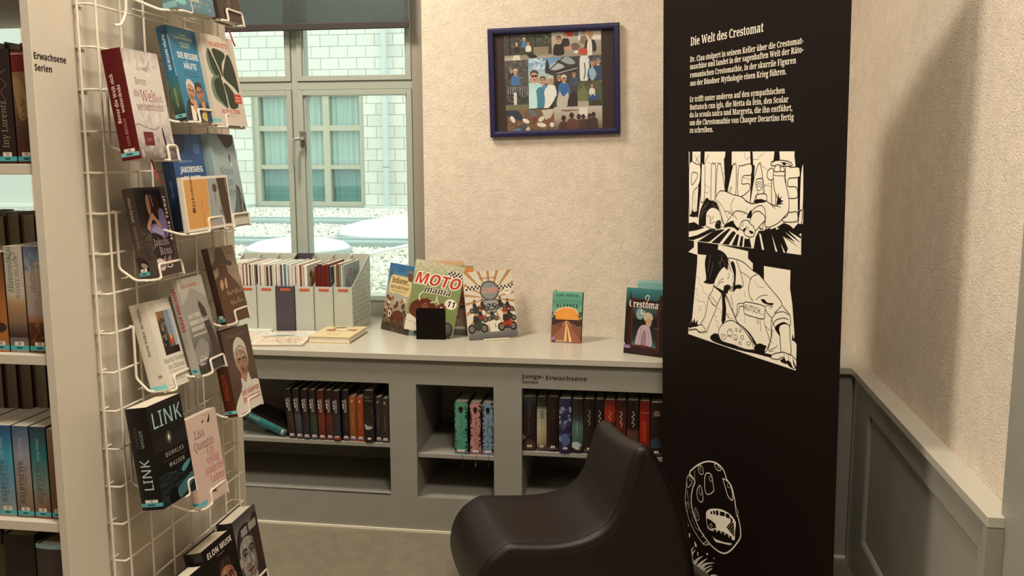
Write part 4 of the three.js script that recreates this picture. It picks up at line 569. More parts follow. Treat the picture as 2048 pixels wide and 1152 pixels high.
  shelfRow('books on the shelf of the right low bay', 0.3552, -3.436, 2, X.map((x, i) => ({ x, t: W[i], h: [0.218, 0.217, 0.219, 0.217, 0.216, 0.217, 0.217, 0.216, 0.217, 0.218, 0.217, 0.213, 0.21, 0.215, 0.212, 0.214, 0.21, 0.212][i], w: 0.15, base: '#21140f', lean: 0, dz: [0, -0.003, -0.002, 0.01, 0.005, 0.002, 0, 0, 0, 0, 0, 0.004][i] ?? 0,
    label: i < 12 ? `${spines[i][0]}, ${ord[i]} in the right low bay` : `${dull[i - 12]} hardcover behind the banner in the right low bay`,
    spine: (c, t, h) => { if (i < 12) spines[i][1](c, t, h); else rect(c, dullHex[i - 12], 0, 0, t, h); if ([1, 2, 5, 11].includes(i)) { rect(c, '#5c3f52', 2, h - 17, t - 4, 9); } rect(c, '#d5cec4', t * 0.34, h - 24, t * 0.36, 9); T(c, '' + (33 + i), t * 0.52, h - 17, 6, { bold: true, align: 'center', color: '#2a201e' }); } })));
}
{
  // tall bookcase on the left, front rows (shelf, then from the end panel to the left)
  const row = (y, group, list) => { let x = -1.1745; return shelfRow(group, y + 0.0003, -1.622, 1.6, list.map((it) => { x -= it.t + 0.003; return { ...it, x }; })); };
  const band = (c, t, h, n) => { rect(c, '#4aa5ac', 0, h - 14, t, 9); rect(c, '#234', t * 0.35, h - 11, t * 0.3, 3); rect(c, '#d8d0c2', t * 0.26, h - 22, t * 0.5, 8); T(c, n, t * 0.51, h - 15.6, 6.5, { bold: true, align: 'center', color: '#1d1613' }); };
  row(1.484, 'novels on the upper shelf of the tall bookcase', [
    { t: 0.036, h: 0.212, w: 0.135, hard: false, base: '#5b4130', label: 'brown paperback with red band on top, next to the end panel, upper shelf', spine: (c, t, h) => { bands(c, 0, 0, t, h, [0, '#6e1b14'], [0.18, '#6e1b14'], [0.19, '#8a6a48'], [0.5, '#6e5238'], [0.7, '#4a3524'], [1, '#571d12']); rect(c, '#b3a085', 0, 4, t, 3); blob(c, '#9a7a52', [2, 50], [20, 60], [32, 110], [14, 130], [4, 90]); T(c, 'Nacht', 24, 130, 14, { font: 'serif', italic: 0.2, turn: -Math.PI / 2, color: '#2c1c14' }); band(c, t, h, '11'); } },
    { t: 0.038, h: 0.216, w: 0.135, hard: false, base: '#241611', label: 'black-brown paperback with pale author name, second from the end panel on the upper shelf', spine: (c, t, h) => { rect(c, '#2a1b15', 0, 0, t, h); T(c, 'Iny Lorentz', 24, 186, 18, { font: 'serif', turn: -Math.PI / 2, color: '#9a8874', sx: 0.9 }); line(c, '#7d6a58', 1.2, [26, 96], [16, 80], [28, 66], [14, 50], [28, 38]); band(c, t, h, '12'); } },
    { t: 0.034, h: 0.214, w: 0.135, hard: false, base: '#3a241c', label: 'brown paperback farthest from the end panel on the upper shelf', spine: (c, t, h) => band(c, t, h, '13') },
    ...[0, 1, 2].map((k) => ({ t: 0.036, h: 0.2, w: 0.13, hard: false, base: ['#4a3a3a', '#6a5a48', '#38404a'][k], label: `${['plum', 'tan', 'slate'][k]} paperback far along the upper shelf of the tall bookcase`, spine: () => {} }))]);
  row(1.112, 'novels on the middle shelf of the tall bookcase', [
    { t: 0.042, h: 0.212, w: 0.135, hard: false, base: '#a89a8f', label: 'paperback with blue clouds above an autumn field, nearest the end panel, middle shelf', spine: (c, t, h) => { bands(c, 0, 0, t, h, [0, '#5f6480'], [0.12, '#7d93a8'], [0.26, '#b9a898'], [0.62, '#a3968f'], [0.7, '#a0643f'], [0.73, '#5c2f1d'], [1, '#4a2416']); speckle(c, 0, 8, t, 40, 24, ['#c3bcb4', '#8296a8', '#6a6f8a'], 2, 6, mulberry(91)); speckle(c, 0, 152, t, 60, 90, ['#8a4a28', '#5c2a18', '#3a1c12', '#a0633a'], 1, 4, mulberry(92)); T(c, 'Hoffnung', 22, 92, 15, { font: 'serif', italic: 0.25, turn: -Math.PI / 2, color: '#8a5a4a' }); T(c, 'WHALE ISLAND', 34, 108, 9.5, { font: 'serif', turn: -Math.PI / 2, color: '#a3887c' }); T(c, 'MIRIAM GEORG', 24, 164, 9, { font: 'serif', turn: -Math.PI / 2, color: '#8a7a74', sx: 0.9 }); band(c, t, h, '23'); } },
    { t: 0.04, h: 0.212, w: 0.135, hard: false, base: '#b3a493', label: 'cream paperback with teal script and birds, second from the end panel on the middle shelf', spine: (c, t, h) => { bands(c, 0, 0, t, h, [0, '#b9ada0'], [0.45, '#bdb09c'], [0.55, '#a9835c'], [0.72, '#7d6552'], [0.85, '#3d2c26'], [0.86, '#6a5f5a'], [1, '#8a8078']); T(c, 'Himmelblau', 17, 92, 16, { font: 'serif', italic: 0.25, turn: -Math.PI / 2, color: '#2f5f62' }); T(c, 'WHALE ISLAND', 31, 104, 11, { font: 'serif', turn: -Math.PI / 2, color: '#5c6462' }); line(c, '#4a3f38', 1.4, [16, 18], [20, 13], [24, 16]); line(c, '#4a3f38', 1.4, [10, 26], [14, 20]); line(c, '#4a3f38', 1.4, [20, 28], [26, 22]); band(c, t, h, '24'); } },
    { t: 0.034, h: 0.2, w: 0.135, hard: false, base: '#8a5a34', label: 'orange-brown paperback, third from the end panel on the middle shelf', spine: (c, t, h) => { bands(c, 0, 0, t, h, [0, '#5c3a26'], [0.5, '#9a6030'], [1, '#a3683c']); oval(c, '#3a2a22', 18, 150, 14, 10); band(c, t, h, '22'); } },
    ...[0, 1, 2].map((k) => ({ t: 0.036, h: 0.2, w: 0.13, hard: false, base: ['#6a6a5a', '#7a4a3a', '#3a4a5a'][k], label: `${['olive', 'rust', 'blue'][k]} paperback far along the middle shelf of the tall bookcase`, spine: () => {} }))]);
  const salz = (c1, c2, c3, c4, n, ink) => (c, t, h) => { bands(c, 0, 0, t, h, [0, c1], [0.3, c2], [0.65, c3], [1, c4]); T(c, 'Tabea Bach', 14, 24, 8.4, { font: 'serif', italic: 0.2, turn: Math.PI / 2, color: '#9fb7b8' }); T(c, 'SALZGARTEN', 9, 74, 15.5, { font: 'serif', bold: true, turn: Math.PI / 2, color: ink, sx: 0.82 }); T(c, 'Die Frauen vom', 22, 84, 8, { font: 'serif', turn: Math.PI / 2, color: ink }); band(c, t, h, n); };
  row(0.767, 'novels on the lower shelf of the tall bookcase', [
    { t: 0.022, h: 0.19, w: 0.135, hard: false, base: '#7d5a4a', label: 'slim brown paperback half hidden by the end panel on the lower shelf', spine: (c, t, h) => { bands(c, 0, 0, t, h, [0, '#8a6a58'], [1, '#6a4636']); band(c, t, h, '25'); } },
    { t: 0.035, h: 0.193, w: 0.135, hard: false, base: '#3a6a6e', label: 'dark teal and orange paperback titled Salzgarten, nearest the end panel of three', spine: salz('#2c4048', '#2f7078', '#7d8a80', '#7d4a28', '23', '#4a4a44') },
    { t: 0.036, h: 0.193, w: 0.135, hard: false, base: '#7a8088', label: 'grey-blue and brown paperback titled Salzgarten, middle one of three', spine: salz('#46587a', '#8a8e98', '#938274', '#6a5a4c', '22', '#3f3a40') },
    { t: 0.0385, h: 0.193, w: 0.135, hard: false, base: '#4a8aa0', label: 'bright blue paperback titled Salzgarten, farthest from the end panel of three', spine: salz('#2c4a72', '#3a94b0', '#6a8ea8', '#8a8a80', '22', '#40525c') },
    ...[0, 1].map((k) => ({ t: 0.036, h: 0.19, w: 0.13, hard: false, base: ['#4a5a5a', '#6a4a3a'][k], label: `${['grey-green', 'brown'][k]} paperback far along the lower shelf of the tall bookcase`, spine: () => {} }))]);
  row(0.41, 'things on the lowest shelf of the tall bookcase', [
    { name: 'file_box', t: 0.066, h: 0.302, w: 0.24, hard: true, base: '#3f332d', label: 'dark grey-brown case with a pale teal strip along its top, on the lowest shelf', spine: (c, t, h) => { rect(c, '#41352f', 0, 0, t, h); rect(c, '#8fb3b0', 0, 0, t, 9); } },
    { t: 0.07, h: 0.318, w: 0.24, hard: true, base: '#1d1411', label: 'large black-brown book with crackled gold texture on the lowest shelf', spine: (c, t, h) => { rect(c, '#1f1512', 0, 0, t, h); const r = mulberry(95); for (let i = 0; i < 70; i++) { const x = t * r(), y = h * r(); line(c, ['#2e211a', '#3a2a1e', '#17100e'][i % 3], 0.8, [x - 12, y], [x, y - 2 * r()], [x + 12, y + 2]); } for (let k = 0; k < 4; k++) line(c, '#5a4a34', 0.9, [34, 84 + 4 * k], [54, 84 + 4 * k]); } }]);
  // rear row, spines to the far side
  const rearPages = ['#b9ae9b', '#c4baa8', '#aea491'].map((c) => std(c, 0.9));
  const backs = (y, n, hex, lab, h) => { for (let i = 0; i < n; i++) makeBook({ name: 'book', label: `${lab[i % lab.length]} book, ${ord[i]} from the end panel in the rear row on the ${y > 1.4 ? 'upper' : y > 1 ? 'middle' : y > 0.6 ? 'lower' : 'lowest'} shelf`, group: 'rear row of the tall bookcase', o: [-1.225 - i * 0.0445, y + 0.0003, -2.385], yaw: -90, w: 0.16, h: h + 0.004 * (i % 3), t: 0.038, hard: true, base: hex[i % hex.length], pages: rearPages[i % 3], atlas: { mat: std(hex[i % hex.length], 0.5), u: [0, 1] } }); };
  backs(1.484, 17, ['#6a4a3c', '#7d6a58', '#5c5f63'], ['red-brown', 'tan', 'grey'], 0.3);
  backs(1.112, 17, ['#6b5a50', '#77685c', '#5f5450'], ['brown', 'tan', 'grey-brown'], 0.228);
  backs(0.767, 17, ['#5c4a42', '#77685c', '#6b4438'], ['brown', 'tan', 'red-brown'], 0.225);
  backs(0.41, 17, ['#5f5048', '#4a3f3a', '#77695e'], ['brown', 'dark brown', 'tan'], 0.27);
}
// ---------------------------------------------------------------- what stands and lies on the worktop
const TOP = COUNTER_Y + 0.0004;
{
  // magazine files: perforated sides, low front, higher back, sloping between
  const D = 0.262, FH = 0.2, BH = 0.318, t = 0.0024, Wd = 0.083;
  const side = (holes) => { const list = []; if (holes) for (let i = 0; i < 11; i++) for (let j = 0; j < 13; j++) { const z = 0.02 + i * 0.0212, y = 0.03 + j * 0.0212; if (y + 0.014 < FH + (BH - FH) * (z / D) - 0.012) list.push([[z, y], [z + 0.0115, y], [z + 0.0115, y + 0.0145], [z, y + 0.0145]]); } return metres(prism([[0, 0], [D, 0], [D, BH], [0, FH]], t, 0, list).rotateY(Math.PI / 2)); };   // runs to -z
  const grey = std('#b4b8ac', 0.5), dark = std('#453f46', 0.5), red = std('#b5543c', 0.6), holed = side(true), rough = mulberry(19);
  const names = ['leftmost grey magazine file by the window', 'second grey magazine file from the left by the window', 'third grey magazine file from the left, just left of the dark one', 'dark grey magazine file in the middle of the row', 'grey magazine file just right of the dark one, with a colourful cover showing', 'second grey magazine file from the right, holding red-spined magazines', 'rightmost grey magazine file with perforated side in view'];
  const content = [['white-spined', ['#d5d2ca', '#c9c5bb', '#8a8078', '#d8d6ce', '#5c4a42', '#cfccc2', '#a39a90', '#d5d3cb']], ['white-and-brown-spined', ['#cfcac0', '#7a4a3c', '#d8d4ca', '#4a3a34', '#c9c4ba', '#d5d0c6', '#6a5850']], ['white-spined', ['#d3d0c6', '#b5aea2', '#5a3028', '#d5d2c8', '#3a302c', '#c5bfb3', '#dad7cd']], ['white-spined', ['#d8d5cb', '#cfcbc1', '#8a8b88', '#d5d1c7', '#c0b9ad', '#ddd9cf']], ['cream-spined', ['#cfc3b3', '#7a3a2e', '#c5b9a8', '#d8d2c6', '#dfdbd1']], ['red-spined', ['#5e1713', '#6e1d16', '#551411', '#661a14', '#6f1c15', '#3a4a58']], ['cream-and-brown-spined', ['#b5a58c', '#6a4a34', '#8a7458', '#c9c3b3', '#7f9aa5']]];
  for (const [i, more] of [[0, ['#d8d5cb', '#3f3632']], [1, ['#d5d2c8', '#8a6a5a', '#dad7cd']], [2, ['#8a8078', '#d5d2c8', '#cfc9bd']], [3, ['#c5c2b8', '#5c4038', '#d8d5cb', '#3f7a92']], [4, ['#d8d5cb']], [5, ['#5e1713', '#5a1612']], [6, []]]) content[i][1].splice(1, 0, ...more);
  const ordinals = ord, tone = (hex) => { const q = lin(hex), l = (q.r + q.g + q.b) / 3; return q.r > 2.2 * q.g ? 'red' : q.b > 1.4 * q.r ? 'blue' : l > 0.45 ? 'white' : l > 0.22 ? 'cream' : l > 0.1 ? 'tan' : 'dark'; };
  const bySpine = (hex) => std(hex, 0.5);
  for (let i = 0; i < 7; i++) {
    const x0 = -1.889 + i * 0.0862, z0 = -3.762 - i * 0.0036, body = i === 3 ? dark : grey;
    const f = thing('magazine_file', names[i], 'magazine file', [x0, TOP, z0], 0, 'magazine files in a row by the window');
    part('front_board', rbx(t, Wd - t, 0, FH, -t, 0, 0.0008), body, f);
    part('side_board', holed, body, f).position.set(0, 0, 0);
    part('side_board', holed, body, f).position.set(Wd - t, 0, 0);
    part('back_board', rbx(t, Wd - t, 0, BH, -D, -D + t, 0.0008), body, f);
    part('base', bx(t, Wd - t, 0, t, -D + t, -t), body, f);
    part('label_strip', rbx(0.02, 0.066, FH - 0.02, FH - 0.009, 0, 0.0012, 0.0005), red, f);
    let x = x0 + t + 0.003;
    content[i][1].forEach((hex, k) => {
      const th = 0.0066 + 0.0016 * rough(), last = k === content[i][1].length - 1;
      const b = makeBook({ name: 'magazine', label: last ? `${['pale', 'grey', 'pale', 'light blue-topped', 'white magazine with a painted beaker,', 'blue', 'blue-green painted'][i]} ${i === 4 ? '' : 'magazine '}at the right end of the ${['leftmost', 'second', 'third', 'dark', 'fifth', 'sixth', 'rightmost'][i]} magazine file` : `thin magazine, ${ordinals[k]} from the left in the ${['leftmost', 'second', 'third', 'dark', 'fifth', 'sixth', 'rightmost'][i]} magazine file, ${tone(hex)} spine`, group: last ? 'end magazines of the files' : `magazines in the ${['leftmost', 'second', 'third', 'dark', 'fifth', 'sixth', 'rightmost'][i]} magazine file`,
        o: [x + th, TOP + t + 0.0006, z0 - 0.006 - 0.006 * rough()], yaw: 90, tilt: 0.6, w: 0.205, h: 0.284 + 0.012 * rough(), t: th, hard: false, bulge: 0.0003, base: hex, pages: M.pages, ...(last && i >= 3 ? {
          spine: () => {}, front: (c, w, h) => { if (i === 4) { rect(c, '#d8d3c8', 0, 0, w, h); blob(c, '#c58a3a', [60, 40], [130, 30], [140, 80], [90, 100], [58, 80]); blob(c, '#5a3a2a', [30, 40], [50, 24], [60, 50], [44, 60]); line(c, '#8a2f22', 6, [40, 110], [60, 100], [80, 130], [60, 140]); blob(c, '#a3683a', [40, 70], [60, 60], [70, 100], [46, 104]); } else if (i === 5) { rect(c, '#3f5a6a', 0, 0, w, h); speckle(c, 0, 0, w, h, 60, ['#5a7a8a', '#2f4450', '#8a9aa0'], 4, 18, mulberry(102)); } else if (i === 6) { rect(c, '#8fa9b0', 0, 0, w, h); speckle(c, 20, 30, w - 40, 160, 90, ['#7a4a3a', '#5c6a7a', '#a35a48', '#3f5f78', '#b59a8a'], 5, 18, mulberry(103)); } else { rect(c, '#b9c9cc', 0, 0, w, h); blob(c, '#4a3028', [20, 40], [60, 30], [70, 120], [30, 140]); } } } : { atlas: { mat: bySpine(hex), u: [0, 1] } }) });
      x += th + 0.0008 + (i >= 4 ? 0.001 : 0); b.userData.category = 'magazine';
    });
  }
}
const flat = (b, x, y, z, yaw) => { b.quaternion.setFromEuler(new THREE.Euler(-Math.PI / 2, 0, yaw, 'XYZ')); b.rotation.set(0, 0, 0); b.quaternion.copy(new THREE.Quaternion().setFromAxisAngle(V(0, 1, 0), yaw).multiply(new THREE.Quaternion().setFromAxisAngle(V(1, 0, 0), -Math.PI / 2))); b.position.set(x, y, z); return b; };
{
  const sheet = (c, w, h, title, seed) => { rect(c, '#ddd6c8', 0, 0, w, h); bands(c, 0, 60, w, h - 60, [0, '#b9c5c6'], [0.35, '#d5c9b5'], [1, '#c9bfae']); T(c, title[0], 20, 30, 30, { font: 'serif', bold: true, color: '#241c18', sx: 0.95 }); if (title[1]) T(c, title[1], 128, 46, 26, { font: 'serif', bold: true, color: '#3a302a' }); blob(c, '#4f5a58', [10, 130], [60, 104], [110, 92], [150, 96], [100, 110], [60, 124]); speckle(c, 20, 110, w - 40, h - 150, 120, ['#b5835e', '#8fa5b0', '#a3684a', '#cdb38f', '#d8cdb8', '#8a6a50'], 3, 12, mulberry(seed)); for (let i = 0; i < 10; i++) line(c, '#8a6248', 2, [110 + i * 9, 150 + (i % 3) * 8], [114 + i * 9, 168 + (i % 2) * 9]); };
  const m2 = makeBook({ name: 'comic_album', label: 'thin comic album at the left, partly under the other one on the worktop', group: 'comic albums lying on the worktop', o: [0, 0, 0], w: 0.222, h: 0.292, t: 0.009, hard: true, base: '#cfc8ba', front: (c, w, h) => sheet(c, w, h, ['Jeff V'], 111) }); flat(m2, -1.86, TOP, -3.5, R(4)); m2.position.y = TOP + 0.0093;
  const m1 = makeBook({ name: 'comic_album', label: 'thin comic album with beach figures, lying uppermost before the magazine files', group: 'comic albums lying on the worktop', o: [0, 0, 0], w: 0.222, h: 0.292, t: 0.008, hard: true, base: '#cfc8ba', front: (c, w, h) => sheet(c, w, h, ['Asterix', 'Cree'], 112) }); flat(m1, -1.618, TOP + 0.0082, -3.44, R(9));
  m2.position.x = -1.852;
  const yb = makeBook({ name: 'hardcover', label: 'thick yellow-covered hardcover lying flat in front of the magazine files', o: [0, 0, 0], w: 0.178, h: 0.245, t: 0.025, hard: true, base: '#c9b88c', front: (c, w, h) => { rect(c, '#cdbc90', 0, 0, w, h); rect(c, '#a5602f', 118, 70, 40, 40); speckle(c, 124, 76, 30, 28, 14, ['#7a3f22', '#c98a4a'], 2, 6, mulberry(121)); blob(c, '#4a2f22', [46, 40], [80, 30], [104, 44], [84, 58], [50, 60]); blob(c, '#8a3a22', [30, 90], [60, 74], [80, 96], [60, 120], [34, 116]); blob(c, '#e2d8c2', [70, 60], [100, 66], [90, 96], [66, 92]); speckle(c, 30, 40, 90, 110, 40, ['#a5602f', '#5c3a2a', '#e6dcc6', '#7a5a3a'], 2, 7, mulberry(122)); T(c, 'Wickie', 60, 200, 18, { bold: true, color: '#7a4a26' }); } });
  flat(yb, -1.406, TOP + 0.0252, -3.56, R(0.6));
  const rim = part('cover_edge', bx(0.178, 0.1788, 0.001, 0.244, -0.025, -0.0225), std('#2c4a4a', 0.5), yb); rim.userData.label = 'dark green lower cover edge';
}
{
  // comic albums standing face out
  const riders = (c, x0, y0, w, h, n, seed, pal) => { const r = mulberry(seed); for (let i = 0; i < n; i++) { const x = x0 + w * r(), y = y0 + h * r(), s = 5 + 5 * r(); blob(c, pal[Math.floor(r() * pal.length)], [x - s, y], [x - s * 0.4, y - s * 1.1], [x + s * 0.7, y - s], [x + s, y + s * 0.4], [x, y + s]); oval(c, '#c39a78', x, y - s * 1.3, s * 0.42, s * 0.5); line(c, '#2c1f1a', 0.9, [x - s, y + s], [x, y], [x + s * 1.2, y + s * 1.2]); } };
  const bike = (c, x, y, s, body) => { for (const d of [-1, 1]) { oval(c, '#241d1b', x + d * s, y, s * 0.62, s * 0.7); oval(c, '#8a8079', x + d * s, y, s * 0.34, s * 0.4); oval(c, '#241d1b', x + d * s, y, s * 0.12, s * 0.14); } blob(c, body, [x - s * 0.8, y - s * 0.2], [x - s * 0.4, y - s * 1.1], [x + s * 0.4, y - s * 1.2], [x + s * 0.9, y - s * 0.5], [x + s * 0.3, y + s * 0.1]); blob(c, '#3a322e', [x - s * 0.3, y + s * 0.3], [x - s * 0.4, y - s * 0.2], [x + s * 0.4, y - s * 0.2], [x + s * 0.3, y + s * 0.3]); blob(c, '#2a2422', [x - s * 0.6, y - s], [x - s * 0.5, y - s * 2], [x + s * 0.1, y - s * 2.1], [x + s * 0.3, y - s]); oval(c, '#b98a68', x - s * 0.1, y - s * 2.3, s * 0.3, s * 0.35); blob(c, body, [x - s * 0.5, y - s * 2.4], [x - s * 0.1, y - s * 2.9], [x + s * 0.25, y - s * 2.4]); };
  makeBook({ name: 'comic_album', label: 'blue-topped album with a parchment sign and mounted riders, at the left of the standing albums', o: [-1.198, 0.7345, -3.894], yaw: -40.4, tilt: 11, roll: -0.8, w: 0.204, h: 0.297, t: 0.009, hard: true, base: '#4a6a80',
    front: (c, w, h) => { bands(c, 0, 0, w, h, [0, '#2f6390'], [0.24, '#4f7fa0'], [0.42, '#9aa49c'], [0.55, '#a39a86'], [1, '#4a3a2e']); T(c, 'BASTIAN', 100, 24, 9, { align: 'center', bold: true, color: '#1d3350' }); T(c, 'MEIERHOFER', 100, 35, 9, { align: 'center', bold: true, color: '#1d3350' }); blob(c, '#d1bb84', [24, 58], [80, 50], [174, 60], [178, 130], [90, 128], [24, 126]); T(c, 'Indianer,', 100, 84, 34, { bold: true, align: 'center', color: '#2c1c14', sx: 0.86 }); T(c, 'auf in die Prärie!', 100, 108, 21, { bold: true, align: 'center', color: '#3a281c', sx: 0.84 }); T(c, 'Ein Wimmelabenteuer', 100, 122, 11, { align: 'center', color: '#3a281c' }); head(c, 166, 26, 11, { skin: '#b57f60', hair: '#3a241c' }); blob(c, '#6a3f2e', [150, 36], [180, 34], [190, 60], [160, 66]); oval(c, '#6a4a38', 22, 44, 8, 14); riders(c, 10, 150, 184, 90, 46, 131, ['#5c3a2a', '#3a2a22', '#8a6a50', '#d1c7b3', '#6a2f22', '#463a34']); blob(c, '#5a2f1f', [60, 230], [110, 200], [160, 220], [150, 270], [80, 276]); oval(c, '#cfc8b8', 50, 222, 12, 16); oval(c, '#3a302a', 50, 222, 6, 8); rect(c, '#3f3328', 0, 262, w, 35); speckle(c, 0, 240, w, 56, 60, ['#4f4234', '#2f261e', '#6a5a46'], 3, 9, mulberry(132)); } });
  makeBook({ name: 'comic_album', label: 'green album titled Moto mania with number 11 and a brown bull behind the bookend', o: [-1.05, 0.7655, -3.745], yaw: -5, tilt: 10, roll: -8.5, w: 0.219, h: 0.303, t: 0.01, hard: true, base: '#c5bd98',
    front: (c, w, h) => { bands(c, 0, 0, w, h, [0, '#b9b196'], [0.14, '#a3a883'], [0.34, '#7d8a5a'], [0.7, '#76824f'], [1, '#8a9168']); speckle(c, 0, 0, w, 70, 160, ['#c9c2a8', '#a8a58a', '#d3ccb5'], 2, 7, mulberry(141)); for (let i = 0; i < 8; i++) for (let j = 0; j < 3; j++) if ((i + j) % 2) rect(c, '#211815', 152 + i * 8, 26 + j * 8 + i * 0.6, 8, 8); else rect(c, '#d8d2c4', 152 + i * 8, 26 + j * 8 + i * 0.6, 8, 8);
      T(c, 'MOTO', 108, 100, 66, { bold: true, align: 'center', color: '#b33a28', stroke: '#e6dccb', sw: 9, italic: 0.22, sx: 1.06 }); T(c, 'mania', 116, 132, 38, { font: 'serif', bold: true, align: 'center', color: '#201612', stroke: '#ddd5c2', sw: 5, italic: 0.3 }); oval(c, '#e3dccb', 186, 164, 27, 22); T(c, '11', 186, 177, 36, { bold: true, align: 'center', color: '#1f1613', italic: 0.2 }); oval(c, '#a5331f', 78, 166, 10, 11);
      c.save(); c.translate(2, -24); c.scale(1.04, 1); blob(c, '#5c2c1c', [10, 214], [40, 190], [80, 184], [110, 200], [124, 240], [100, 272], [40, 270], [8, 250]); line(c, '#d5cdb5', 5, [44, 196], [38, 176], [48, 160]); line(c, '#d5cdb5', 5, [92, 196], [112, 188], [114, 166]); blob(c, '#6a3422', [120, 210], [140, 190], [160, 204], [150, 230]); line(c, '#d5cdb5', 4, [126, 198], [118, 180]); line(c, '#d5cdb5', 4, [152, 198], [166, 184]); oval(c, '#e6dfce', 70, 208, 7, 5); oval(c, '#1d1512', 71, 208, 2.4, 2.4); oval(c, '#e6dfce', 140, 210, 5, 4); blob(c, '#7d4430', [56, 214], [70, 204], [86, 214], [82, 238], [70, 246], [58, 236]); oval(c, '#2a1510', 65, 236, 3, 4); oval(c, '#2a1510', 76, 236, 3, 4); line(c, '#3f1d12', 3, [20, 214], [40, 200], [60, 194]); c.restore(); blob(c, '#cfc8b8', [0, 240], [40, 248], [70, 280], [40, 305], [0, 305]); line(c, '#8a8378', 2, [4, 262], [40, 270], [70, 290]); oval(c, '#4a4541', 186, 274, 30, 34); oval(c, '#6d6862', 186, 274, 20, 23); } });
  makeBook({ name: 'comic_album', label: 'white album with tan sunrays and number 25 over motorbikes, right end of the standing albums', o: [-0.755, 0.7345, -3.689], yaw: 25.9, tilt: 13.3, roll: 1.8, w: 0.214, h: 0.284, t: 0.01, hard: true, base: '#cbc3b3',
    front: (c, w, h) => { rect(c, '#d5cdbd', 0, 0, w, h); c.save(); c.translate(108, 116); for (let i = 0; i < 36; i++) { c.rotate(Math.PI / 18); if (i % 2) poly(c, '#b3854f', [0, 0], [-13, -260], [13, -260]); } c.restore(); bands(c, 0, 226, w, 58, [0, '#c9c2b4'], [0.4, '#7d7a78'], [1, '#5c5a5a']); T(c, 'HOLGER AUE', 106, 34, 12, { bold: true, align: 'center', color: '#a3382a' }); for (let i = 0; i < 26; i++) for (let j = 0; j < 2; j++) if ((i + j) % 2) rect(c, '#1f1816', 6 + i * 8, 62 + j * 8 - 3 * Math.sin(i * 0.25), 8, 8); else rect(c, '#e3dccd', 6 + i * 8, 62 + j * 8 - 3 * Math.sin(i * 0.25), 8, 8);
      oval(c, '#4a4845', 108, 84, 42, 42); oval(c, '#8a8a88', 108, 84, 36, 36); T(c, 'MOTO', 108, 92, 24, { bold: true, align: 'center', color: '#b3402c', stroke: '#d5cdbd', sw: 3, italic: 0.2 }); blob(c, '#565452', [76, 124], [140, 124], [142, 160], [108, 186], [74, 160]); blob(c, '#9a9a98', [80, 128], [136, 128], [138, 158], [108, 180], [78, 158]); T(c, '25', 108, 166, 38, { bold: true, align: 'center', color: '#1b1513', italic: 0.12 }); oval(c, '#e6dfd0', 186, 92, 18, 14); T(c, 'Band', 186, 92, 8, { bold: true, align: 'center', color: '#2a201c' });
      rect(c, '#d9d2c2', 96, 210, 50, 48); T(c, '1', 120, 240, 22, { font: 'serif', bold: true, align: 'center', color: '#7d7469' }); for (const [x, y, s, k] of [[40, 164, 16, '#3a3038'], [74, 158, 15, '#4a3030'], [152, 154, 15, '#3a2a2a'], [184, 168, 16, '#7a2f22'], [62, 204, 18, '#8a3324'], [186, 206, 18, '#33302e'], [112, 202, 15, '#4f4a46'], [44, 240, 27, '#2c3f36'], [172, 240, 26, '#9a3524']]) bike(c, x, y, s, k); } });
  tag(structureless('album_rest', rbx(-0.055, 0.055, 0, 0.006, -0.004, 0.012, 0.0012).rotateY(R(25.9)).translate(-0.645, TOP, -3.722), std('#d6cdb8', 0.5)), 'small cream lip holding the foot of the album numbered 25', 'book rest');
  makeBook({ name: 'comic_album', label: 'album with orange motorbikes, glimpsed between the green album and the one numbered 25', o: [-0.985, 0.7345, -3.795], yaw: 2, tilt: 12, w: 0.217, h: 0.297, t: 0.009, hard: true, base: '#7d8a5a', front: (c, w, h) => { bands(c, 0, 0, w, h, [0, '#8a8a5a'], [0.05, '#c97a3a'], [0.3, '#7a4a3a'], [1, '#8a8378']); riders(c, 20, 90, 180, 170, 40, 151, ['#a3452a', '#3a3a44', '#5c5a58', '#b5683a', '#8a8a88']); rect(c, '#c9c2b3', 120, 262, 70, 9); rect(c, '#5c5a5a', 0, 276, w, 24); } });
  makeBook({ name: 'comic_album', label: 'pale orange-topped album farthest back behind the green album', o: [-1.03, 0.7345, -3.828], yaw: 1, tilt: 9.5, w: 0.21, h: 0.312, t: 0.009, hard: true, base: '#b58a5a', front: (c, w, h) => { bands(c, 0, 0, w, h, [0, '#c9a374'], [0.5, '#8aa0a3'], [1, '#8a7a5a']); } });
  const be = thing('bookend', 'plain black metal bookend with rounded top in front of the green album', 'bookend', [-0.918, TOP, -3.692], R(4));
  const rp = (w, h, r) => { const p = []; for (const [cx, a0] of [[w / 2 - r, 0], [-w / 2 + r, Math.PI / 2]]) for (let i = 0; i <= 6; i++) { const a = a0 + (i / 6) * Math.PI / 2; p.push([cx + r * Math.cos(a), h - r + r * Math.sin(a)]); } p.push([-w / 2, 0], [w / 2, 0]); return p; };
  const blackM = new THREE.MeshPhysicalMaterial({ color: lin('#0d0605'), roughness: 0.7, specularIntensity: 0.25 });
  part('plate', metres(prism(rp(0.124, 0.133, 0.014), 0.0016, 0.0003)), blackM, be); part('foot', rbx(-0.06, 0.06, 0, 0.0015, -0.075, 0.001, 0.0005), blackM, be);
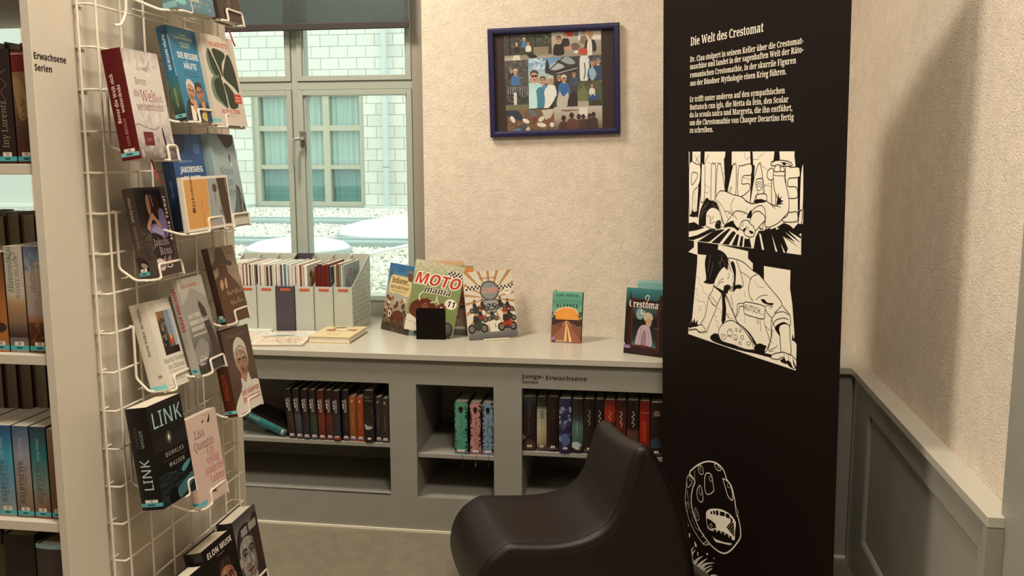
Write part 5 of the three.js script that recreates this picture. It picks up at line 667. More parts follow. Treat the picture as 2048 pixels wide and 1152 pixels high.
  const kl = makeBook({ name: 'hardcover', label: 'green and orange hardcover titled Klapper with a road running to a setting sun', o: [-0.415, 0.7332, -3.708], yaw: -6.5, tilt: 11.3, w: 0.124, h: 0.211, t: 0.024, hard: true, base: '#1d1614',
    front: (c, w, h) => { bands(c, 0, 0, w, h, [0, '#6aa58a'], [0.2, '#4a8a70'], [0.34, '#6a9c80'], [0.54, '#6c8a6c'], [1, '#5c3a2e']); T(c, 'KURT PRÖDEL', 62, 22, 15.5, { bold: true, align: 'center', color: '#17302a', sx: 0.9, gap: 1 }); T(c, 'KLAPPER', 62, 66, 21, { bold: true, align: 'center', color: '#17211d', sx: 0.84, gap: 3.6 }); blob(c, '#e3c49a', [6, 118], [14, 82], [40, 66], [62, 63], [88, 67], [108, 84], [116, 116]); blob(c, '#d98f3f', [10, 118], [18, 84], [42, 70], [62, 67], [86, 71], [104, 86], [111, 116]); line(c, '#e6b277', 1, [62, 68], [62, 116]); speckle(c, 0, 88, 14, 30, 20, ['#1f2f27', '#2a3a2f'], 3, 6, mulberry(161)); speckle(c, 110, 86, 14, 30, 20, ['#1f2f27', '#2a3a2f'], 3, 6, mulberry(162)); rect(c, '#3a2620', 0, 116, w, 26); poly(c, '#7a4a36', [0, 142], [58, 120], [66, 120], [w, 150], [w, 211], [0, 211]); poly(c, '#8f5a42', [50, 140], [60, 120], [65, 120], [84, 150], [124, 200], [124, 211], [0, 211], [0, 196]); poly(c, '#e0b173', [60, 122], [63, 122], [66, 206], [54, 206]); poly(c, '#e3ba80', [64, 136], [66, 136], [88, 206], [76, 206]); line(c, '#d9b183', 1.6, [60, 122], [44, 142]); line(c, '#d9b183', 1.6, [66, 122], [82, 142]); oval(c, '#4a2c22', 60, 118, 2, 3); speckle(c, 0, 128, 44, 14, 40, ['#2c1c18', '#4a3228'], 1, 3, mulberry(163)); rect(c, '#9a72a3', 0, h - 22, 16, 14); rect(c, '#241a18', 6, h - 8, 12, 6); rect(c, '#b39a86', 18, h - 10, 50, 6); } });
  ribbon(kl, '#1a1413', [[0.006, 0.205, -0.012], [0.008, 0.213, -0.011], [0.012, 0.214, -0.009]]);
  // upright comic beside the banner
  makeBook({ name: 'comic_album', label: 'dark teal comic titled Crestomat with a white-haired man in a wooden frame, beside the banner', o: [-0.112, 0.7333, -3.542], yaw: -25, tilt: 5, w: 0.168, h: 0.256, t: 0.012, hard: true, base: '#1f1615',
    front: (c, w0, h) => { const w = 200; c.scale(w0 / 200, 1); bands(c, 0, 0, w, h, [0, '#3a7a7c'], [0.16, '#2a4f52'], [0.3, '#241817'], [1, '#1d1110']); blob(c, '#2c1714', [20, 40], [26, 20], [34, 42], [100, 40], [160, 44], [172, 22], [182, 44], [180, 230], [24, 232]); bands(c, 40, 76, 120, 150, [0, '#3a5a5a'], [0.3, '#1c1615'], [0.8, '#1f2b2b'], [1, '#3f7f7f']); oval(c, '#7d958f', 74, 98, 20, 22); T(c, 'Crestomat', 96, 74, 37, { font: 'serif', bold: true, align: 'center', color: '#e6e0d2', sx: 0.82 }); line(c, '#e6e0d2', 3, [100, 42], [98, 30], [110, 24], [116, 34], [104, 52]); line(c, '#e6e0d2', 3, [84, 80], [78, 92], [92, 96], [96, 84]);
      blob(c, '#b3a892', [92, 104], [104, 90], [128, 92], [140, 108], [130, 122], [100, 122]); blob(c, '#b58d74', [106, 116], [128, 114], [134, 130], [124, 146], [108, 140]); blob(c, '#b09aa3', [62, 220], [66, 168], [84, 142], [112, 140], [130, 158], [138, 220]); blob(c, '#8a7480', [84, 220], [88, 176], [104, 158], [112, 190], [108, 220]); line(c, '#5c4a52', 1.4, [86, 150], [78, 184], [72, 218]); line(c, '#5c4a52', 1.4, [118, 156], [124, 190], [122, 218]); line(c, '#4a241c', 9, [30, 46], [34, 120], [36, 228]); line(c, '#4a241c', 9, [172, 48], [166, 130], [172, 228]); line(c, '#4a241c', 9, [30, 226], [100, 222], [174, 230]); line(c, '#4a241c', 7, [30, 44], [60, 40]); rect(c, '#8a6a9a', 0, h - 34, 32, 13); rect(c, '#d8d0c2', 0, h - 42, 5, 8); T(c, 'JON BISCHOFF', 176, 150, 5, { align: 'right', color: '#8a8078' }); } });
  const tb = thing('game_box', 'pale teal box standing behind the Crestomat comic, partly hidden by the banner', 'box', [-0.066, TOP, -3.76], R(-8));
  const tealM = std('#6fa3a0', 0.5), tc = canvas(256, 300), tx = tc.getContext('2d'); rect(tx, '#7fb0ab', 0, 0, 256, 300); rect(tx, '#241c1c', 150, 56, 106, 60); for (let i = 0; i < 6; i++) oval(tx, '#c9c2b5', 164 + i * 17, 76, 6, 6); T(tx, 'A', 66, 92, 34, { bold: true, color: '#d6e0dc' });
  part('box_body', rbx(0, 0.2, 0, 0.25, -0.06, 0, 0.003), tealM, tb); const bf = part('box_print', new THREE.PlaneGeometry(0.194, 0.244), std('#ffffff', 0.45, { map: printed(tc) }), tb); bf.position.set(0.1, 0.125, 0.0006);
}
// ink drawings on the banner, in millimetres from its upper left corner
const PANEL_TOP = `
F:159,596 684,597 689,640 722,631 726,787 720,819 721,880 458,882 191,886 162,885
K:164,596 180,596 180,640 163,642
K:227,596 250,596 248,637 233,639 232,711 216,807 206,808 219,681 226,639
K:362,596 394,596 394,639 400,637 373,726 359,721 360,678 354,620 360,611
K:485,597 496,597 500,636 508,637 498,746 488,745 491,666
K:597,597 618,597 622,622 593,623
K:684,597 729,597 724,631 711,658 710,753 703,763 698,643 690,640 683,609
K:703,759 710,759 709,794 733,795 722,819 702,828 695,815 679,818 690,807 705,794
L1:454,600 461,603 459,614 472,621 474,614 487,617 492,620 522,619 529,610 541,607 552,600
L1:268,629 296,640 308,650 358,665
L1:537,637 566,649 587,661
L1:422,664 453,673 489,680
L1:548,695 588,686
L1:548,695 591,696
L2:196,609 210,624 224,636
L2:219,608 206,621 197,635
L2:273,606 259,621 250,636
L1:251,701 269,707 281,716 269,727 252,724
L1:183,727 198,729 193,743 202,753 190,760 205,773
L1:190,781 205,787 199,801
K:165,782 178,778 190,791 212,787 216,800 196,808 165,807
C3:163,640 203,636 226,643 225,686 211,709 187,728 180,788 165,791
O3:178,666 203,664 211,672 198,690 177,702
C3:234,639 243,637 252,641 250,744 232,757 230,738
C3:289,640 301,636 310,641 308,743 295,749 287,744
C3:320,641 330,635 339,640 362,718 342,717 315,735
C3:400,640 408,636 417,640 416,728 392,725 373,725
L2:374,723 387,713 394,703 391,722
C3:429,647 447,639 490,634 491,664 456,668 447,682 450,693 479,691 487,700 482,712 449,729 428,728
C3:523,636 529,633 536,636 554,719 520,722 506,745 490,747 506,675
L2:517,677 545,672
C2:514,682 528,676 545,678 546,695 534,709 519,705
L2:515,688 528,684 543,686
L2:515,694 529,690 543,692
L2:518,700 529,697 541,699
L2:522,705 525,720
L2:546,695 550,718
C3:592,646 573,649 566,661 569,673 581,678 595,674
C3:646,644 671,641 701,640 707,650 706,666 680,670 661,673 659,693 690,694 699,703 699,723 669,727 658,729 665,764 695,762 703,771 701,788 667,793 642,793 639,786 662,770 656,727
C3:720,631 724,695 723,753 714,756 710,752 711,664
C3:711,761 719,758 722,775 719,794 711,796 706,792
C3:588,682 600,678 605,705 606,744 590,746
C3:315,750 318,733 337,718 364,718 402,726 449,732 470,744 501,749 535,744 561,738 583,746 607,750 620,740 600,705 595,672 596,654 617,652 644,655 643,670 655,700 664,729 664,761 649,777 613,802 568,814 558,798 542,823 502,789 425,775 383,803 361,821 333,780
L2:408,737 395,757 398,776 425,800
L2:315,751 332,767 350,805 361,819
L2:324,748 349,766 380,802
L2:360,778 393,780
L2:379,785 398,785 409,795
L1:476,762 466,776 456,786
L3:497,783 499,771 521,757 545,753 560,767 563,785 561,804
L2:444,731 470,742 496,751
B:611,745 615,728 619,713 622,728 633,722 629,732 640,735 629,741 641,743 620,746
L2:595,750 607,759
L2:602,750 630,753
L2:583,745 597,756
C3:520,723 539,719 564,720 564,738 542,735 519,736
B:510,741 523,735 564,738 554,743 515,747
L2:595,664 618,665 643,665
C3:582,635 584,627 602,623 634,622 666,627 674,633 671,637 635,638 617,635 591,638
L2:598,625 589,629 591,635
L2:625,628 644,629 666,633
B:632,632 639,627 648,630 644,636
C3:599,653 601,640 612,634 622,638 624,652
C3:625,652 627,641 637,639 642,651
B:221,830 226,789 246,758 264,742 281,749 310,753 327,767 330,780 310,775 293,772 276,783 262,804 262,824 248,834
W2:235,785 252,768 276,756
W2:232,799 247,778 264,767
W2:230,813 244,792 261,781
W2:293,759 310,768 319,776
X:262,797 270,783 293,772 316,774 333,783 344,799 350,821 339,832 311,838 283,836 261,831
L3:260,804 261,831 283,837 311,838 339,833 350,825
L2:285,799 288,812 282,823
L2:302,798 294,809
L2:282,799 287,821 311,814
B:311,831 317,815 333,809 342,812 339,832 323,835
W2:319,820 333,816
L2:333,780 344,799 349,821
L2:268,800 276,798
C3:497,786 506,776 531,770 558,783 560,795 542,808 515,829 495,818 487,807
C3:439,822 451,805 477,800 490,809 507,817 515,830 508,845 488,849 468,845 457,833 443,829
B:485,831 498,830 508,835 496,839
B:457,828 472,822 467,832 460,836
L2:451,806 457,814 447,821
L2:470,819 482,822 478,828
B:404,806 420,817 436,825 431,835 410,827 383,826 356,831 372,817
X:409,809 431,809 439,822 426,824
L1:477,791 481,781 491,774
B:474,791 489,771 496,771 494,790 482,793
L2:537,818 562,824 564,813
K:162,829 194,824 236,836 254,838 206,850 162,857
K:162,876 212,865 283,840 317,840 236,870 185,884 162,884
K:219,884 306,844 350,836 361,837 283,880 260,885
K:289,884 351,848 383,832 394,832 335,882
K:351,882 400,841 410,837 421,842 384,882
K:400,882 426,845 437,847 427,882
K:438,881 447,850 458,850 453,883
K:461,882 465,855 481,856 488,851 499,880
K:509,882 518,847 533,827 559,825 569,815 578,882 559,881 543,836 533,833 549,882
K:571,881 564,822 585,814 611,882 599,882
K:620,881 585,820 609,812 648,883
K:657,883 604,822 632,811 696,847 655,836 718,863 642,834 665,868
K:613,812 645,796 672,802 681,807 695,815 701,823 719,828 719,835 664,817 720,848 632,814`;
const PANEL_LOW = `
F:214,884 529,880 330,885 483,892 483,914 507,926 508,954 560,955 559,928 678,927 683,978 704,1122 712,1135 712,1173 711,1209 527,1208 163,1202 163,1181 186,1144 213,954 213,930 160,925 193,906 193,887
F:193,885 266,885 267,927 211,928 160,925 197,905
K:214,886 330,885 327,901 267,925 215,927
K:494,887 720,881 732,919 559,927 507,924 483,908
K:507,924 559,926 561,980 540,961 508,956
K:678,927 734,919 738,1144 712,1135 704,1126 696,1046 678,979
L1:205,1000 223,1008 227,1023 244,1029 252,1048 269,1052 273,1065
L1:195,1046 213,1041 210,1058 224,1064 220,1081 256,1080 263,1103
L1:228,1096 224,1109 239,1109 235,1097
L1:203,1069 210,1079 203,1084
L1:311,1116 324,1117 318,1130 334,1132 328,1149 338,1151
L1:327,1089 343,1091 350,1101
L1:376,1099 392,1097 392,1110 415,1107
K:164,1179 186,1148 189,1160 200,1142 204,1158 218,1145 216,1160 236,1160 193,1176
C3:281,1060 299,1038 312,1020 349,1039 336,1064 320,1086 300,1077
L2:289,1051 317,1069 330,1077
C3:281,1062 300,1079 322,1088 301,1125 278,1161 267,1177 236,1160 256,1132 270,1098
C3:164,1189 179,1176 211,1167 243,1157 264,1176 229,1185 211,1179 186,1184
L2:175,1185 208,1176 229,1182 261,1174
C3:379,927 410,922 460,928 508,948 537,956 578,982 634,1017 651,1036 680,1056 681,1086 657,1081 625,1094 615,1101 600,1080 598,1095 602,1127 589,1158 570,1184 526,1171 489,1147 440,1122 421,1098 401,1078 372,1036 412,1007 399,963
L3:382,924 398,940 415,972 415,1007
B:398,940 410,931 423,956 421,1002 412,1015 416,976
L3:426,926 448,961 461,999 437,1008
L2:448,958 485,968 500,975
L3:531,955 502,969 490,993 492,1023 510,1039
L1:514,975 532,991 561,993
B:412,1009 428,1001 452,999 449,1010 428,1013 410,1026
L2:525,1033 550,1018 578,1012
B:548,1029 565,1027 579,1034 607,1032 596,1039 562,1038
L2:568,1045 602,1041 591,1049
L3:613,1059 635,1042 642,1033
L3:566,1052 580,1065 600,1076
L2:564,1082 570,1103 593,1114
L2:547,1089 551,1125
L1:470,1082 473,1112
L2:530,1091 534,1105
L2:538,1090 541,1104
L1:407,1046 414,1076
L1:468,1015 471,1033
L2:372,1036 401,1070 421,1106 440,1118
L2:400,1035 407,1065
L3:603,1076 619,1059 651,1050 675,1055
L3:606,1097 619,1080 652,1068 673,1069
B:615,1103 631,1089 657,1079 681,1086 652,1085 634,1099 640,1123 626,1115
C3:634,1099 652,1085 678,1086 683,1119 688,1164 660,1168 647,1171 640,1134
L3:637,1113 642,1145 645,1169
C3:595,1194 612,1181 655,1167 671,1168 690,1169 703,1174 713,1180 712,1198 699,1205 685,1190 672,1196 656,1182 629,1194
B:642,1195 661,1184 670,1198 659,1199
B:669,1193 680,1187 696,1203 686,1204
B:698,1176 703,1186 712,1202 701,1194
L2:658,1170 661,1188
L2:677,1170 682,1191
B:292,1187 319,1172 352,1176 442,1194 520,1188 537,1168 578,1164 567,1185 601,1185 595,1194 526,1197 442,1202 339,1202 299,1198
B:520,1183 537,1165 563,1163 570,1186 538,1189
C3:338,1159 357,1136 396,1117 427,1118 465,1133 496,1154 520,1179 517,1187 478,1193 417,1191 359,1191 340,1178
B:427,1116 465,1129 501,1149 526,1174 534,1169 501,1141 465,1125
O2:384,1155 400,1143 413,1155 403,1164 387,1164
B:398,1148 404,1148 402,1152
O2:352,1172 365,1167 378,1173 368,1183 355,1181
B:361,1172 366,1173 364,1176
O2:419,1164 428,1157 438,1164 429,1171
O2:425,1141 433,1136 435,1143 427,1146
O2:447,1140 453,1135 454,1142 447,1144
O2:453,1158 465,1153 467,1163 456,1165
O2:443,1181 450,1173 457,1182
O2:483,1173 493,1167 502,1171 491,1178
L2:384,1168 410,1169
L2:416,1174 434,1173
C3:468,1051 493,1046 563,1047 567,1067 564,1084 535,1087 476,1085 467,1075
L3:468,1052 451,1055 435,1061 433,1081 424,1103 439,1087 445,1067 468,1062
X:309,1017 325,983 348,969 379,955 405,970 412,992 406,1015 381,1034 355,1030
B:251,1016 265,1002 257,955 267,923 293,904 333,902 366,911 382,928 380,957 360,954 335,974 318,996 302,1014
W2:287,924 281,953 274,981
W2:301,947 295,971 282,996
W2:347,926 363,940 367,951
W2:353,914 341,946
W2:334,939 344,958
K:299,1018 362,1029 372,1038 356,1040 309,1023
L3:309,1007 316,1024 355,1034
L2:332,1006 348,994 361,990
L2:335,1009 351,1001 360,1000
L3:361,1016 381,1007 400,1011 403,1022 387,1022
B:365,1015 387,1008 400,1016 387,1022 381,1034 362,1031
L2:380,988 390,979 386,968
L2:408,973 412,992 403,1016
O2:370,939 379,934 389,947 383,959 370,955
L2:335,1011 322,1021
K:352,1038 376,1035 369,1052 376,1082 373,1121 357,1136 352,1125 356,1085
L2:368,1038 395,1063 417,1091
L3:373,1098 392,1110
L2:598,1113 610,1114
L2:594,1146 605,1148
L2:589,1175 622,1159 627,1151
L2:592,1178 611,1172
L3:598,1098 599,1131 586,1174
L3:570,1103 594,1146
K:691,1125 695,1106 700,1121 703,1112 705,1127`;
const CREATURE = `
D12:178,1685 200,1661 235,1635 276,1613 316,1602 350,1602 376,1614 392,1637 415,1649 431,1679 442,1715 455,1742 466,1769 468,1800 451,1827 420,1864 385,1890 349,1897 308,1893 281,1883 245,1867 216,1840 194,1805 188,1769 197,1732 209,1702
W6:182,1684 164,1705 155,1750 151,1795 162,1830 184,1861 217,1887 253,1903 271,1907 298,1894
W4:209,1702 207,1665
W3:161,1757 172,1775
W3:164,1747 168,1780 187,1808
W3:191,1837 217,1866 252,1865
W3:183,1818 209,1834
W4:253,1886 267,1876 263,1869
W4:260,1908 277,1893 284,1886
W4:263,1903 295,1892
D6:229,1647 242,1636 256,1643 258,1661 242,1667 232,1661
D6:322,1609 336,1603 358,1610 356,1618 337,1622
D8:267,1678 273,1658 287,1649 307,1651 318,1686 318,1702 288,1723 271,1715
D8:222,1736 229,1721 241,1708 254,1725 259,1752 244,1765 228,1759
W8:369,1641 389,1640 409,1647 423,1674 421,1696 400,1690 387,1671 371,1644
D6:160,1710 171,1696 189,1696 192,1712 175,1735 163,1737
D5:155,1803 165,1794 171,1810 161,1828 154,1820
D5:210,1808 217,1797 234,1816 236,1830 223,1837 213,1824
D5:440,1715 448,1717 454,1726 448,1740 442,1727
W4:245,1640 238,1650 249,1655
W4:301,1653 294,1665 304,1674 311,1660 303,1658
W4:240,1721 236,1735 247,1740 250,1728
W4:399,1646 396,1659 409,1659
W4:178,1695 177,1709 186,1710
W3:343,1607 340,1614 350,1612
W3:161,1802 159,1816
W3:220,1809 225,1826
W3:447,1721 448,1732
X:279,1787 299,1770 333,1756 372,1746 411,1746 433,1754 443,1766 439,1796 435,1825 393,1826 341,1834 297,1843 283,1831 278,1808
K:281,1809 300,1806 330,1809 337,1821 300,1839 285,1831
W5:297,1830 307,1818 314,1824 304,1832
K:303,1776 313,1774 313,1783 305,1785
K:318,1768 328,1766 330,1777 320,1781
K:333,1762 347,1758 350,1773 334,1777
K:356,1757 382,1751 384,1764 356,1771
K:388,1751 408,1749 411,1762 389,1765
K:414,1753 425,1759 427,1772 414,1767
K:393,1797 418,1768 433,1770 436,1813 419,1808
W3:399,1799 424,1769
W3:406,1805 432,1774
W3:412,1810 434,1786
W3:419,1816 436,1797
K:321,1832 337,1828 338,1835 321,1837
K:344,1827 361,1823 361,1832 344,1835
K:366,1822 382,1819 382,1828 367,1831
K:387,1820 403,1818 406,1828 388,1830
K:409,1819 422,1818 422,1826 413,1828
X:318,1858 335,1861 381,1853 419,1842 424,1842 413,1850 368,1862 335,1870
X:210,1920 217,1921 225,1931 218,1937 212,1932
X:283,1931 291,1929 290,1936 283,1937
X:175,1903 182,1903 182,1916 177,1916
X:228,1949 234,1951 232,1965 228,1960
X:167,1869 175,1878 172,1879
X:321,1930 331,1932 326,1934
X:182,2001 180,1976 190,1958 207,1938 196,1964 218,1945 200,1976 208,1995 193,2005
X:201,2008 218,1981 261,1951 233,1980 219,2003
X:222,2004 247,1978 289,1947 261,1976 240,2000
X:240,2002 275,1970 330,1946 282,1974 258,2001
X:258,2001 289,1977 320,1960 282,1988 272,2001
X:276,2002 296,1984 320,1969 296,1993 286,2002
X:300,2006 324,1989 357,1983 327,1998`;
// ---------------------------------------------------------------- roll-up banner
function ink(c, paths, cream, black) {
  for (const row of paths.trim().split('\n')) {
    const [k, pts] = row.split(':'), kind = k[0], wd = (parseFloat(k.slice(1)) || 2), p = pts.trim().split(' ').map((q) => q.split(',').map(Number));
    if (kind === 'F') poly(c, cream, ...p); else if (kind === 'K') poly(c, black, ...p); else if (kind === 'X') blob(c, cream, ...p); else if (kind === 'B') blob(c, black, ...p);
    else if (kind === 'C' || kind === 'O' || kind === 'D') { smooth(c, p, true); if (kind !== 'O') { c.fillStyle = kind === 'C' ? cream : black; c.fill(); } c.strokeStyle = kind === 'D' ? cream : black; c.lineWidth = kind === 'D' ? wd * 0.42 : wd * 0.8; c.lineJoin = 'round'; c.stroke(); }
    else line(c, kind === 'W' ? cream : black, kind === 'W' ? wd * 0.45 : wd * 0.75, ...p);
  }
}
{
  const W = 885, H = 2010, c = canvas(W, H), x = c.getContext('2d'), cream = '#ece3d0', black = '#150b08';
  rect(x, black, 0, 0, W, H);
  const fit = (text, x0, w, y, size) => { x.font = `bold ${size}px serif`; const m = x.measureText(text).width; T(x, text, x0, y, size, { font: 'serif', bold: true, color: cream, sx: w / m }); };
  fit('Die Welt des Crestomat', 164, 373, 261, 36);
  [['Dr. Clau stolpert in seinem Keller über die Crestomat-', 162, 547, 312], ['maschine und landet in der sagenhaften Welt der Räto-', 162, 548, 335], ['romanischen Crestomathie, in der skurrile Figuren', 163, 518, 361], ['aus der Bündner Mythologie einen Krieg führen.', 163, 479, 387], ['Er trifft unter anderen auf den sympathischen', 162, 475, 438], ['Buttatsch cun igls, die Metta da fein, den Scolar', 163, 490, 463], ['da la scoula naira und Margreta, die ihn entführt,', 162, 509, 487], ['um die Chrestomathie von Chasper Decurtins fertig', 162, 515, 512], ['zu schreiben.', 162, 134, 536]].forEach(([s, a, w, y]) => fit(s, a, w, y, 24));
  ink(x, PANEL_TOP, cream, black); ink(x, PANEL_LOW, cream, black); ink(x, CREATURE, cream, black);
  T(x, 'AUTSCH...', 516, 1073, 24, { color: black, turn: 0.03, align: 'center', sx: 0.9 });
  const print = printed(c);
  const b = thing('rollup_banner', 'tall black roll-up banner with white German text and ink comic panels, standing in the corner', 'banner', [0.0499, 0, -3.2705], -Math.atan2(0.854, 0.521));
  const sheet = part('print', (() => { const n = 24, g = new THREE.BoxGeometry(0.885, 2.03, 0.0012, n, 1, 1), p = g.attributes.position, uv = g.attributes.uv; for (let i = 0; i < p.count; i++) { const u = p.getX(i) / 0.885 + 0.5, v = (p.getY(i) + 1.015 - 0.01) / 2.01; uv.setXY(i, u, Math.min(1, Math.max(0, v))); } return g.translate(0.4425, 1.015, 0); })(), new THREE.MeshPhysicalMaterial({ roughness: 0.6, map: print, specularIntensity: 0.22 }), b);
  sheet.position.set(0, 0.08, 0); sheet.rotation.x = R(1.25);
  const alu = std('#4d423d', 0.45, { metalness: 0.4 });
  part('cassette', metres(prism([[-0.085, 0.012], [0.03, 0.012], [0.034, 0.05], [0.02, 0.078], [0.006, 0.086], [-0.05, 0.086], [-0.085, 0.06]], 0.9, 0.002).rotateY(-Math.PI / 2).translate(0.8925, 0, 0)), alu, b);
  for (const fx of [0.12, 0.76]) part('foot', rbx(fx - 0.02, fx + 0.02, 0, 0.012, -0.16, 0.09, 0.004), alu, b);
  part('pole', new THREE.CylinderGeometry(0.009, 0.009, 2.03, 16).translate(0.4425, 1.09, -0.03), M.metal, b);
  part('top_rail', rbx(-0.004, 0.889, 2.09, 2.118, 0.038, 0.054, 0.004), alu, b);
}

// ---------------------------------------------------------------- moulded lounge seat
{
  const th = R(18), D = 0.44, rad = 0.034;
  const t = thing('lounge_chair', 'low black-brown moulded leatherette lounge seat with curved back, in front of the banner', 'chair', [-0.405, 0, -2.553], Math.PI + th);
  const outline = [[0.03, 0.343], [0.002, 0.359], [-0.05, 0.357], [-0.11, 0.352], [-0.17, 0.353], [-0.23, 0.364], [-0.285, 0.392], [-0.325, 0.45], [-0.35, 0.53], [-0.368, 0.595], [-0.382, 0.628], [-0.405, 0.642], [-0.43, 0.632], [-0.462, 0.588], [-0.505, 0.5], [-0.545, 0.39], [-0.575, 0.27], [-0.585, 0.16], [-0.565, 0.07], [-0.51, 0.012], [-0.42, 0.0], [-0.25, 0.0], [-0.08, 0.0], [0.0, 0.012], [0.058, 0.06], [0.095, 0.13], [0.105, 0.2], [0.093, 0.265], [0.064, 0.315]];
  const curve = new THREE.CatmullRomCurve3(outline.map(([a, b]) => V(a, b, 0)), true, 'centripetal'), n = 140, P = curve.getSpacedPoints(n).slice(0, n);
  const nor = P.map((_, i) => { const q = P[(i + 1) % n].clone().sub(P[(i + n - 1) % n]).normalize(); return V(-q.y, q.x, 0); });
  let area = 0; P.forEach((p, i) => { const q = P[(i + 1) % n]; area += p.x * q.y - q.x * p.y; }); const sgn = area > 0 ? -1 : 1;   // outward
  const at = (i, z, inset) => { const k = (i + n) % n, p = P[k].clone().addScaledVector(nor[k], -sgn * inset), s = THREE.MathUtils.smoothstep(p.y, 0.3, 0.6); const fr = THREE.MathUtils.smoothstep(p.x, -0.2, 0.02); return V(p.x + (0.012 * s + 0.038 * fr) * (z / D), Math.max(0, p.y - 0.042 * s * (z / D) - 0.016 * THREE.MathUtils.smoothstep(p.y, 0.2, 0.34) * Math.sin((Math.PI * z) / D)), z); };
  const loft = (secs) => { const pos = [], idx = [], uv = []; secs.forEach(([z, ins], s) => { for (let i = 0; i <= n; i++) { const p = at(i, z, ins); pos.push(p.x, p.y, p.z); uv.push((i / n) * 2.2, z); } }); const w = n + 1; for (let s = 0; s < secs.length - 1; s++) for (let i = 0; i < n; i++) { const a = s * w + i; area > 0 ? idx.push(a, a + 1, a + w, a + 1, a + w + 1, a + w) : idx.push(a, a + w, a + 1, a + 1, a + w, a + w + 1); } const g = new THREE.BufferGeometry(); g.setAttribute('position', new THREE.Float32BufferAttribute(pos, 3)); g.setAttribute('uv', new THREE.Float32BufferAttribute(uv, 2)); g.setIndex(idx); g.computeVertexNormals(); return g; };
  const hide = new THREE.MeshPhysicalMaterial({ color: lin('#1b1210'), roughness: 0.4, specularIntensity: 0.75, bumpMap: rep(fineBump, 0.05), bumpScale: 0.00025 });
  const mid = []; for (let k = 0; k <= 12; k++) mid.push([rad * 0.5 + ((D - rad) * k) / 12, rad * (1 - Math.sqrt(0.75))]); mid[0][1] = mid[12][1] = rad * (1 - Math.sqrt(0.75)); for (let k = 1; k < 12; k++) mid[k][1] = 0.0008 * (Math.abs(k - 6) / 6);
  part('seat_shell', loft(mid), hide, t);
  for (const side of [0, 1]) {
    const secs = []; for (let k = 0; k <= 8; k++) { const a = (1 - k / 8) * 0.5 * rad; secs.push([side ? D - a : a, rad - Math.sqrt(Math.max(0, rad * rad - (rad - a) ** 2))]); }
    const ring = Array.from({ length: n }, (_, i) => at(i, side ? D : 0, rad)), sh = new THREE.ShapeGeometry(new THREE.Shape(ring.map((p) => new THREE.Vector2(p.x, p.y)))).translate(0, 0, side ? D + 0.004 : -0.004);
    if (!side) { const id = sh.index.array; for (let i = 0; i < id.length; i += 3) { const q = id[i]; id[i] = id[i + 1]; id[i + 1] = q; } sh.computeVertexNormals(); }
    const edge = loft(side ? secs : secs.slice().reverse());
    const close = (() => { const pos = [], idx = []; const ring2 = ring.map((p) => V(p.x, p.y, side ? D + 0.004 : -0.004)); ring.forEach((p, i) => { pos.push(p.x, p.y, p.z, ring2[i].x, ring2[i].y, ring2[i].z); const a = 2 * i, b2 = 2 * ((i + 1) % n); idx.push(a, b2, a + 1, b2, b2 + 1, a + 1); }); const g = new THREE.BufferGeometry(); g.setAttribute('position', new THREE.Float32BufferAttribute(pos, 3)); g.setIndex(idx); g.computeVertexNormals(); return metres(g); })();
    part('side_panel', [edge, metres(sh), close], hide, t);
    const seam = Array.from({ length: n + 1 }, (_, i) => at(i, side ? D - rad * 0.5 : rad * 0.5, rad * (1 - Math.sqrt(0.75)) - 0.0004));
    part('seam', sweep(seam, 0.0013, 5), std('#150d0c', 0.7), t);
  }
}

